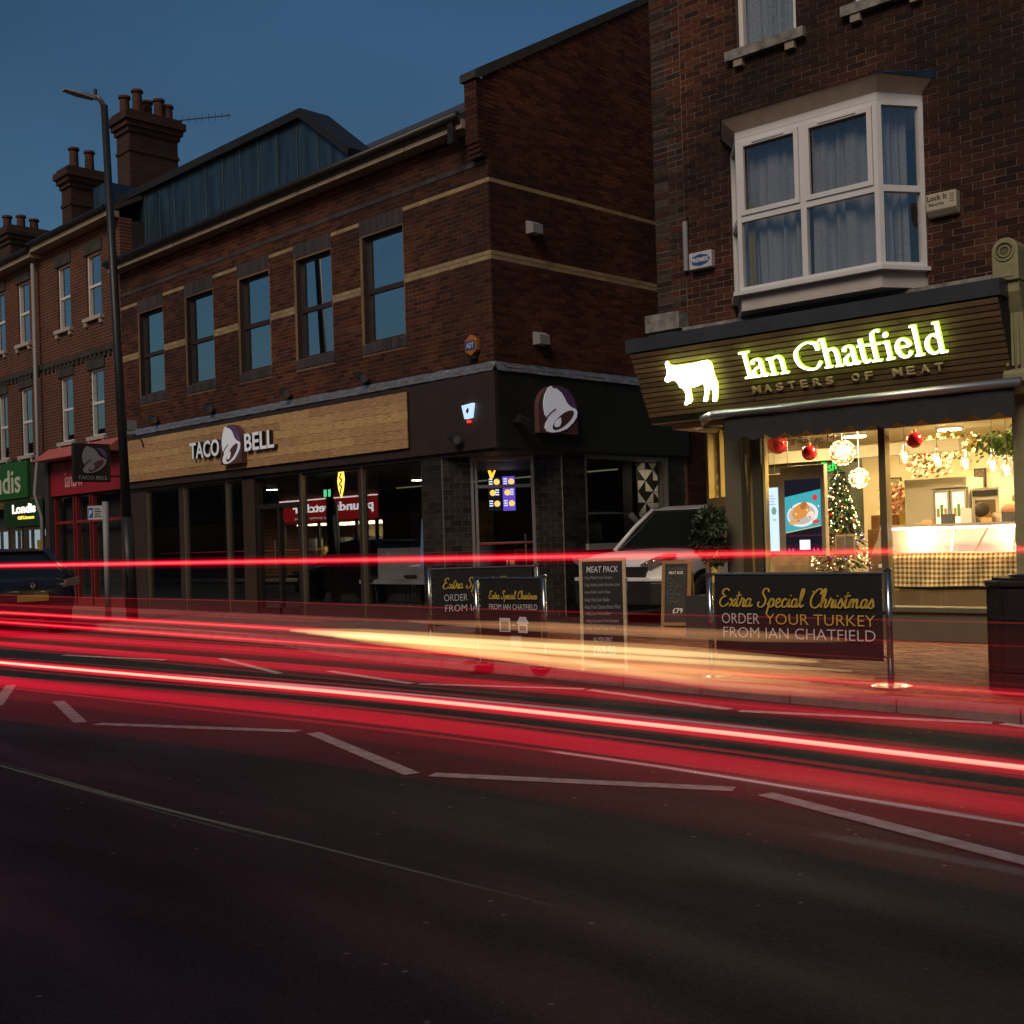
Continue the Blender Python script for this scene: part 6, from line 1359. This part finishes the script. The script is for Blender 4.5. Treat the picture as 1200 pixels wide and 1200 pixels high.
# dark box beyond: keep the roofs closed
for x0,x1,H in ((-29.2,-24.92,HA),(-44,-29.22,HB)): B(x0,x1,12.56,20,.1,8.9).build('rear_block', dark_in, H)
ch_m = tb_m.copy(); ch_m.name = 'sooty_shaded_chimney_brick'  # terrace brick darkened for soot and to put shade on the stacks
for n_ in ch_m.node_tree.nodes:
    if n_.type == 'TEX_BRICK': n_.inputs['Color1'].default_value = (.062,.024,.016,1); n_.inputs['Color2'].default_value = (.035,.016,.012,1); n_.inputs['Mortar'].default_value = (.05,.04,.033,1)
def chimney(x0,x1,y0,y1,z0,z1,pots,lab):
    t = thing('chimney_stack',lab,'chimney',((x0+x1)/2,(y0+y1)/2,z0))
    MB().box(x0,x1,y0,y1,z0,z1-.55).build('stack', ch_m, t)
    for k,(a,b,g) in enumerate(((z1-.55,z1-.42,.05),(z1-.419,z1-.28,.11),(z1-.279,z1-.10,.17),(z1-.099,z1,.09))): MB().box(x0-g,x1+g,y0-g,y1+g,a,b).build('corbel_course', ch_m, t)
    MB().box(x0-.03,x1+.03,y0-.03,y1+.03,z1-1.05,z1-.97).build('string_course', ch_m, t)
    n = len(pots)
    for k,(px,py,h) in enumerate(pots): MB().lathe([(.16,z1),(.13,z1+.1),(.12,z1+h-.08),(.16,z1+h-.06),(.15,z1+h),(.10,z1+h),(.10,z1+h-.1)],(px,py,0),14).build('chimney_pot', M('terracotta',(.08,.035,.024),.85,var=.3), t)
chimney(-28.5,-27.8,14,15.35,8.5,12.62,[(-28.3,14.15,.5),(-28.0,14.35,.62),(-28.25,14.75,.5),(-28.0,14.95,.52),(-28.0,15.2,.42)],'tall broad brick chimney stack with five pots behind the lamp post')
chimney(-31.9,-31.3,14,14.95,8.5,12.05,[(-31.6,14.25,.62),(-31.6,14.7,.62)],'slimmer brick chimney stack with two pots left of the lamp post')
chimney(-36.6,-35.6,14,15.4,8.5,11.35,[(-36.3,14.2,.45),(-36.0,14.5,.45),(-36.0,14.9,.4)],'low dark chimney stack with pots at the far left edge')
ae = thing('tv_aerial','thin tv aerial on the tall chimney stack against the sky','aerial',(-27.9,15.3,12.7))
MB().cyl((-27.9,15.3,12.1),(-27.9,15.3,12.62),.015,n=6).build('mast', black_p, ae); MB().cyl((-27.9,15.25,12.62),(-26.55,16.2,12.62),.014,n=6).build('boom', black_p, ae)
for k in range(9):
    a = Vector((-27.8+k*.15,15.32+k*.105,12.62)); MB().cyl(a+Vector((0,0,-.11)),a+Vector((0,0,.11)),.006,n=5).build('element', black_p, ae)
def dish(x,z,lab):
    t = thing('satellite_dish',lab,'satellite dish',(x,12.2,z))
    MB().lathe([(.02,0),(.18,.03),(.30,.09),(.31,.10),(.30,.10),(.18,.045),(.02,.015)],(0,0,0),20,ax=1).xf(Matrix.Translation((x,11.9,z+.2)) @ Matrix.Rotation(.5,4,'Z')).build('dish', M('dish_dark',(.04,.04,.045),.5), t, smooth=True)
    MB().cyl((x,11.95,z+.2),(x,12.25,z),.02,n=6).build('arm', black_p, t)
#dish(-30.0,4.6,'dark satellite dish under the lower windows between the two terraces')
# shop fronts
red = M('red_shopfront',(.36,.02,.035),.4,var=.08); pinkc = M('salmon_canopy',(.50,.13,.12),.6)
sh1 = thing('red_shopfront','red fronted shop with tall dark glass beside the restaurant','shopfront',(-27.2,12.2,.1))
MB().box(-28.9,-25.0,2.80,3.62,-.02,.06).build('sign_board', red, sh1, FRA); MB().prism([(12.0,3.66),(11.75,3.66),(12.2,3.98),(12.24,3.98),(12.24,3.66)],-29.0,-25.0,ax=0).build('canopy', pinkc, sh1)
lettering('ianDwyers'[:5],FRA @ Matrix.Translation((0,0,.06)),-28.05,-27.05,2.98,3.36,M('pale_red_letters',(.8,.45,.45),.5),sh1,depth=.01)
MB().box(-29.15,-28.9,.1,3.9,-.1,.12).build('pilaster', M('dark_pilaster',(.05,.045,.045),.5), sh1, FRA)
for a,b in ((-28.88,-27.75),(-27.65,-26.85),(-26.75,-25.2)):
    w = MB().box(a,a+.05,.1,2.79,-.1,0).box(b-.05,b,.1,2.79,-.1,0).box(a+.05,b-.05,.1,.3,-.1,0).box(a+.05,b-.05,2.1,2.17,-.1,0).build('shop_window', M('red_frame',(.25,.03,.03),.4), sh1, FRA)
    MB().box(a+.05,b-.05,.3,2.1,-.06,-.054).build('pane', g_shop, w, FRA); MB().box(a+.05,b-.05,2.17,2.79,-.06,-.054).build('pane', g_shop, w, FRA)
green = M('green_shopfront',(.02,.13,.03),.4,var=.08)
sh2 = thing('green_shopfront','green fronted grocery with lit doorway and londis lettering at the left edge','shopfront',(-33,12.2,.1))
MB().box(-40,-30.3,2.86,3.82,-.02,.08).build('sign_board', green, sh2, FRB); lettering('Londis',FRB @ Matrix.Translation((0,0,.08)),-33.6,-30.72,3.0,3.62,M('white_green_letters',(.6,.68,.55),.5),sh2,depth=.02,bold=.01)
MB().box(-40,-29.6,2.62,2.85,-.02,.02).build('brown_beam', M('tan_beam',(.16,.08,.03),.6), sh2, FRB)
MB().box(-32.0,-29.45,2.12,2.80,.03,.05).build('lit_sign_back', M('sign_dark_green',(.01,.05,.015),.5), sh2, FRB)
lettering('Londis',FRB @ Matrix.Translation((0,0,.05)),-31.4,-29.9,2.46,2.70,EM('londis_lit',(1,.88,.62),2.0),sh2,depth=.01,bold=.03); lettering('Off Licence',FRB @ Matrix.Translation((0,0,.05)),-31.05,-30.0,2.30,2.39,EM('londis_gold',(1,.65,.08),1.6),sh2,depth=.01,bold=.03)
for a,b in ((-34.5,-33.0),(-32.9,-31.8),(-31.7,-30.9),(-30.8,-29.7)):
    w = MB().box(a,a+.08,.1,2.1,-.1,0).box(b-.08,b,.1,2.1,-.1,0).box(a+.08,b-.08,2.02,2.1,-.1,0).build('door', M('brown_frame',(.08,.05,.03),.5), sh2, FRB)
    MB().box(a+.08,b-.08,.12,2.02,-.06,-.054).build('pane', g_shop, w, FRB); MB().box(a+.08,b-.08,.12,2.02,-.25,-.24).build('lit_shop', EM('shop_daylight',(.75,.95,1),.55), w, FRB)
MB().box(-30.55,-29.85,1.0,1.75,-.235,-.23).build('poster', M('yellow_poster',(.7,.5,.03),.5,var=.5,scale=9), sh2, FRB); MB().box(-30.1,-29.82,1.45,1.85,-.229,-.224).build('poster', M('orange_poster',(.6,.15,.05),.5,var=.6,scale=12), sh2, FRB)
tag(MB().tube([(-29.28,12.1,.1),(-29.28,12.1,2.3),(-29.3,11.95,2.9),(-29.36,12.08,3.9),(-29.36,12.08,8.7)],.05,8).build('drainpipe', grey_pl, None, None, smooth=True),'grey drainpipe running down between the red and green shopfronts','drainpipe')

# ================================================================== the far kerb's opposite number: shops behind the camera, seen only in the glass
tan_r = M('tan_render',(.26,.20,.11),.9,var=.2,scale=1)
def opposite(x0,x1,h,m,lab):
    t = thing('opposite_building',lab,'building',((x0+x1)/2,-6,.1)); B(x0,x1,-12,-2.65,.1,h).build('wall', m, t); B(x0-.1,x1+.1,-12,-2.5,h,h+.2).build('parapet', dark_lint, t)
    for k in range(int((x1-x0)/2.6)):
        a = x0+.8+k*2.6; w = B(a,a+1.1,-2.648,-2.60,4.4,5.9).build('window', upvc, t); B(a+.07,a+1.03,-2.598,-2.592,4.47,5.83).build('pane', g_up, w)
    B(x0+.1,x1-.1,-2.648,-2.55,2.6,3.3).build('sign_board', dark_in, t); B(x0+.3,x1-.3,-2.648,-2.6,.4,2.5).build('shop_glass', M('dark_shop_glass',(.02,.02,.022),.1), t)
    return t
opposite(-90,-44.1,7.6,tb_m,'long plain brick shop row across the road far behind the viewer'); opposite(-34.8,-22,7.2,tb_m,'plain brick shop building across the road behind the viewer, left'); opposite(-21.9,-9,6.6,tan_r,'low tan rendered building across the road behind the viewer'); opposite(-8.9,8,7.2,tan_r,'tan rendered building right behind the viewer'); opposite(8.1,26,7.8,tb_m,'plain brick shop building across the road behind the viewer, right')
ps_ = thing('discount_shop','lit discount shop across the road, its red sign mirrored in the restaurant glass','building',(-37.6,-2.6,.1))
B(-44,-34.9,-12,-6.8,.1,7.4).build('rear_block', tb_m, ps_); B(-44,-34.9,-6.7,-2.66,3.3,7.4).build('upper_wall', tb_m, ps_)
FO = wallframe((0,-2.62,0), math.pi)   # faces +Y
MB().box(35.0,41.6,2.38,3.22,0,.06).build('sign_board', EM('pound_red',(.75,.03,.03),.55), ps_, FO); MB().box(35.0,41.6,3.221,3.27,0,.08).build('sign_strip_light', EM('pound_strip',(1,.75,.7),3), ps_, FO)
lettering('poundstretcher',FO @ Matrix.Translation((0,0,.06)),35.2,40.6,2.62,3.08,EM('pound_white',(1,.97,.95),2.4),ps_,depth=.02,bold=.02); lettering('every penny counts',FO @ Matrix.Translation((0,0,.06)),37.6,40.5,2.43,2.54,EM('pound_small',(1,.9,.85),.8),ps_,depth=.02)
shopl = EM('pound_interior',(1,.82,.42),1.5)
MB().box(35.1,41.5,.1,2.37,-4,-3.9).build('back_wall', M('pale_shop_wall',(.7,.6,.35),.7), ps_, FO); MB().box(35.1,41.5,2.30,2.37,-3.9,-.1).build('ceiling', M('pale_shop_wall',(.7,.6,.35),.7), ps_, FO)
for k in range(5): MB().box(35.4+k*1.25,36.2+k*1.25,2.24,2.295,-3.0,-.5).build('strip_light', EM('pound_lights',(1,.85,.5),12), ps_, FO)
for k in range(9): MB().box(35.3+k*.7,35.85+k*.7,.1,1.0+.35*(k%3),-1.6,-1.2).build('shelf', M('stock_%d'%(k%3),((.4,.1,.05),(.5,.4,.1),(.12,.12,.14))[k%3],.6,var=.6,scale=12), ps_, FO)
for k in range(6): MB().box(35.1+k*1.26,35.22+k*1.26,.1,2.37,-.1,0).build('mullion', black_p, ps_, FO)

# ================================================================== streaks of light left along the lanes: glowing tubes in the air at lamp height
def trail(pts,layers,label,name='light_trail',group='red light trails over the road'):
    P_ = smooth_line(pts,6); t = thing(name,label,'light trail',pts[len(pts)//2],0,group)
    for li,(nm,rr,mat_,*dz) in enumerate(layers):
        mb = MB(); n = 12; vs = []; dz = dz[0] if dz else 0
        for pi,p in enumerate(P_):
            e = .013*(li+1)*(1 if pi==0 else -1 if pi==len(P_)-1 else 0); tp = min(1,.25+.15*min(pi,len(P_)-1-pi))
            for k in range(n):
                a = 2*math.pi*k/n; vs.append((p[0]+e,p[1]+rr[0]*tp*math.cos(a),p[2]+dz+rr[1]*tp*math.sin(a)))
        fs = [(i*n+k,i*n+(k+1)%n,(i+1)*n+(k+1)%n,(i+1)*n+k) for i in range(len(P_)-1) for k in range(n)]+[tuple(range(n)),tuple((len(P_)-1)*n+k for k in range(n))]
        mb.add(vs,fs).build(nm, mat_, t)
    return t
RED = (1,.004,.035)
def run(Z,*xy): return [(x,y,Z) for x,y in xy]
rc = GLOW('red_core',(1,.13,.10),20); rs = GLOW('red_sheath',RED,8.5); rm_ = GLOW('red_band',RED,4.8); rw = GLOW('red_wide',RED,.36); rf_ = GLOW('red_faint',RED,.12); rwh = GLOW('red_white_core',(1,.62,.40),42); rfi = GLOW('red_fine',(1,.03,.05),9)
yc = GLOW('amber_core',(1,.70,.33),15); yw = GLOW('amber_band',(1,.54,.18),5.0); yf = GLOW('amber_faint',(1,.55,.22),3.2); pl_ = GLOW('pale_streak',(.8,.85,.6),1.6); tl_ = GLOW('teal_streak',(.5,.75,.70),.55); wh_ = GLOW('white_fine',(1,.75,.75),16)
def fine(t_,pts,n,dy,dz,seed,mat_=None,z0=0):
    """hair lines beside a streak, each starting and ending somewhere of its own"""
    R_ = random.Random(seed)
    for k in range(n):
        oy,oz,r_ = R_.uniform(-dy,dy),R_.uniform(-dz,dz)+z0,R_.uniform(.0022,.0055)
        P_ = smooth_line(pts,6); a,b = int(len(P_)*R_.uniform(0,.35)), int(len(P_)*R_.uniform(.7,1))
        w1,w2 = R_.uniform(0,6),R_.uniform(.5,1.3)
        q = [(x,y+oy,z+oz+.006*math.sin(w1+x*w2)) for x,y,z in P_[a:b]]
        if len(q) > 3: MB().tube(q,[r_*(.25 if i in (0,len(q)-1) else 1) for i in range(len(q))],6).build('fine_streak', mat_ or rfi, t_)
def fade(layers): return layers
p = run(1.275,(-40,3.7),(-20,3.66),(-8,3.65),(-4,3.65),(2,3.65)); t = trail(p,[('core',(.012,.008),rc),('glow',(.03,.018),rs),('halo',(.05,.036),rw)],'thin high straight red light streak at brake lamp height')
p = run(.74,(-9.5,2.40),(-6.9,2.58),(-4,2.88),(-2.28,2.96),(-1.2,2.96),(1.5,2.96)); t = trail(p,[('core',(.008,.007),rwh),('glow',(.026,.020),rs),('band',(.04,.036),rw)],'brightest red and white light streak crossing the middle of the road'); fine(t,p,7,.02,.035,3); fine(t,p,2,.01,.02,5,wh_)
p = run(.72,(-8.2,2.12),(-6.12,2.29),(-3.62,2.61),(-2.07,2.675),(-1.09,2.65),(1.5,2.65)); t = trail(p,[('glow',(.025,.026),rm_,-.005),('band',(.05,.060),rw,-.04),('veil',(.08,.11),rf_,-.10)],'wide red light streak nearest the viewer below the brightest one'); fine(t,p,9,.03,.07,8)
fine(t,run(.675,(-2.6,2.66),(-2.0,2.675),(-1.09,2.65),(1.0,2.65)),2,.004,.006,9,wh_)
p = run(.74,(-24,4.02),(-17,4.1),(-11.1,4.18),(-5.9,4.24),(-3,4.25),(2,4.25)); t = trail(p,[('core',(.006,.006),rc),('glow',(.026,.022),rm_),('band',(.06,.075),rf_)],'red light streak running along the far lane below the banners'); fine(t,p,8,.03,.09,12)
p = run(.74,(-24,4.8),(-12.8,4.90),(-7.6,4.92),(-6.6,4.92)); t = trail(p,[('core',(.008,.008),rc),('glow',(.03,.022),rm_),('band',(.06,.10),rf_)],'short bright red light streak at the left ending at the amber one'); fine(t,p,6,.03,.10,15)
p = run(.74,(-17,3.0),(-12,3.2),(-8.9,3.35),(-4.9,3.59),(-2,3.7),(2,3.75)); t = trail(p,[('glow',(.02,.026),rm_,.035),('low_glow',(.02,.022),rm_,-.04),('band',(.06,.085),rw)],'broad soft red light streak between the far lane and the brightest one'); fine(t,p,9,.03,.08,19)
p = run(.80,(-24,4.65),(-12,4.75),(-4,4.8),(2,4.8)); t = trail(p,[('band',(.08,.16),rf_)],'faint wide red veil of light over the far lane'); fine(t,p,7,.05,.16,23)
AM = 'amber light trails over the road'
t = trail(run(.80,(-6.62,4.36),(-5.6,4.36),(-4.6,4.36),(-3.6,4.36),(-2.62,4.36)),[('core',(.018,.017),yc),('band',(.034,.040),yw)],'bright amber light streak in front of the banners',group=AM)
for z_,x0,x1,m_,rz_ in ((.765,-6.4,-2.5,yc,.015),(.74,-6.1,-2.4,yw,.034),(.705,-5.6,-2.7,yw,.030),(.685,-5.2,-2.35,yf,.030),(.66,-4.2,-2.5,yf,.022)):
    P_ = [(x0+(x1-x0)*i/8,4.36+.004*i,.80-(.80-z_)*min(1,.35+i/7)) for i in range(9)]
    MB().tube(P_,[rz_*(.35 if i==0 else .9 if i==1 else .8 if i==7 else .3 if i==8 else 1) for i in range(9)],10).build('amber_streak', m_, t)
t = trail(run(.855,(-5.85,4.75),(-4.6,4.75),(-3.4,4.75),(-2.7,4.75)),[('band',(.026,.030),yf)],'fainter upper amber light streak in front of the banners',group=AM)
PA = 'pale light trails near the asphalt'
t = trail(run(.03,(-16,2.75),(-7.5,2.82),(-4.5,2.95),(-2.45,3.05)),[('core',(.005,.005),pl_)],'hair thin pale light streak close to the near lane asphalt',group=PA); fine(t,run(.03,(-9,2.82),(-5.5,2.90),(-3,3.0)),3,.035,.01,31,pl_)
t = trail([(-2.75,4.40,.05),(-2.5,4.43,.05),(-2.2,4.42,.05),(-1.8,4.40,.05),(-1.2,4.36,.05)],[('core',(.02,.016),tl_)],'short pale teal light streak near the asphalt at the right',group=PA)
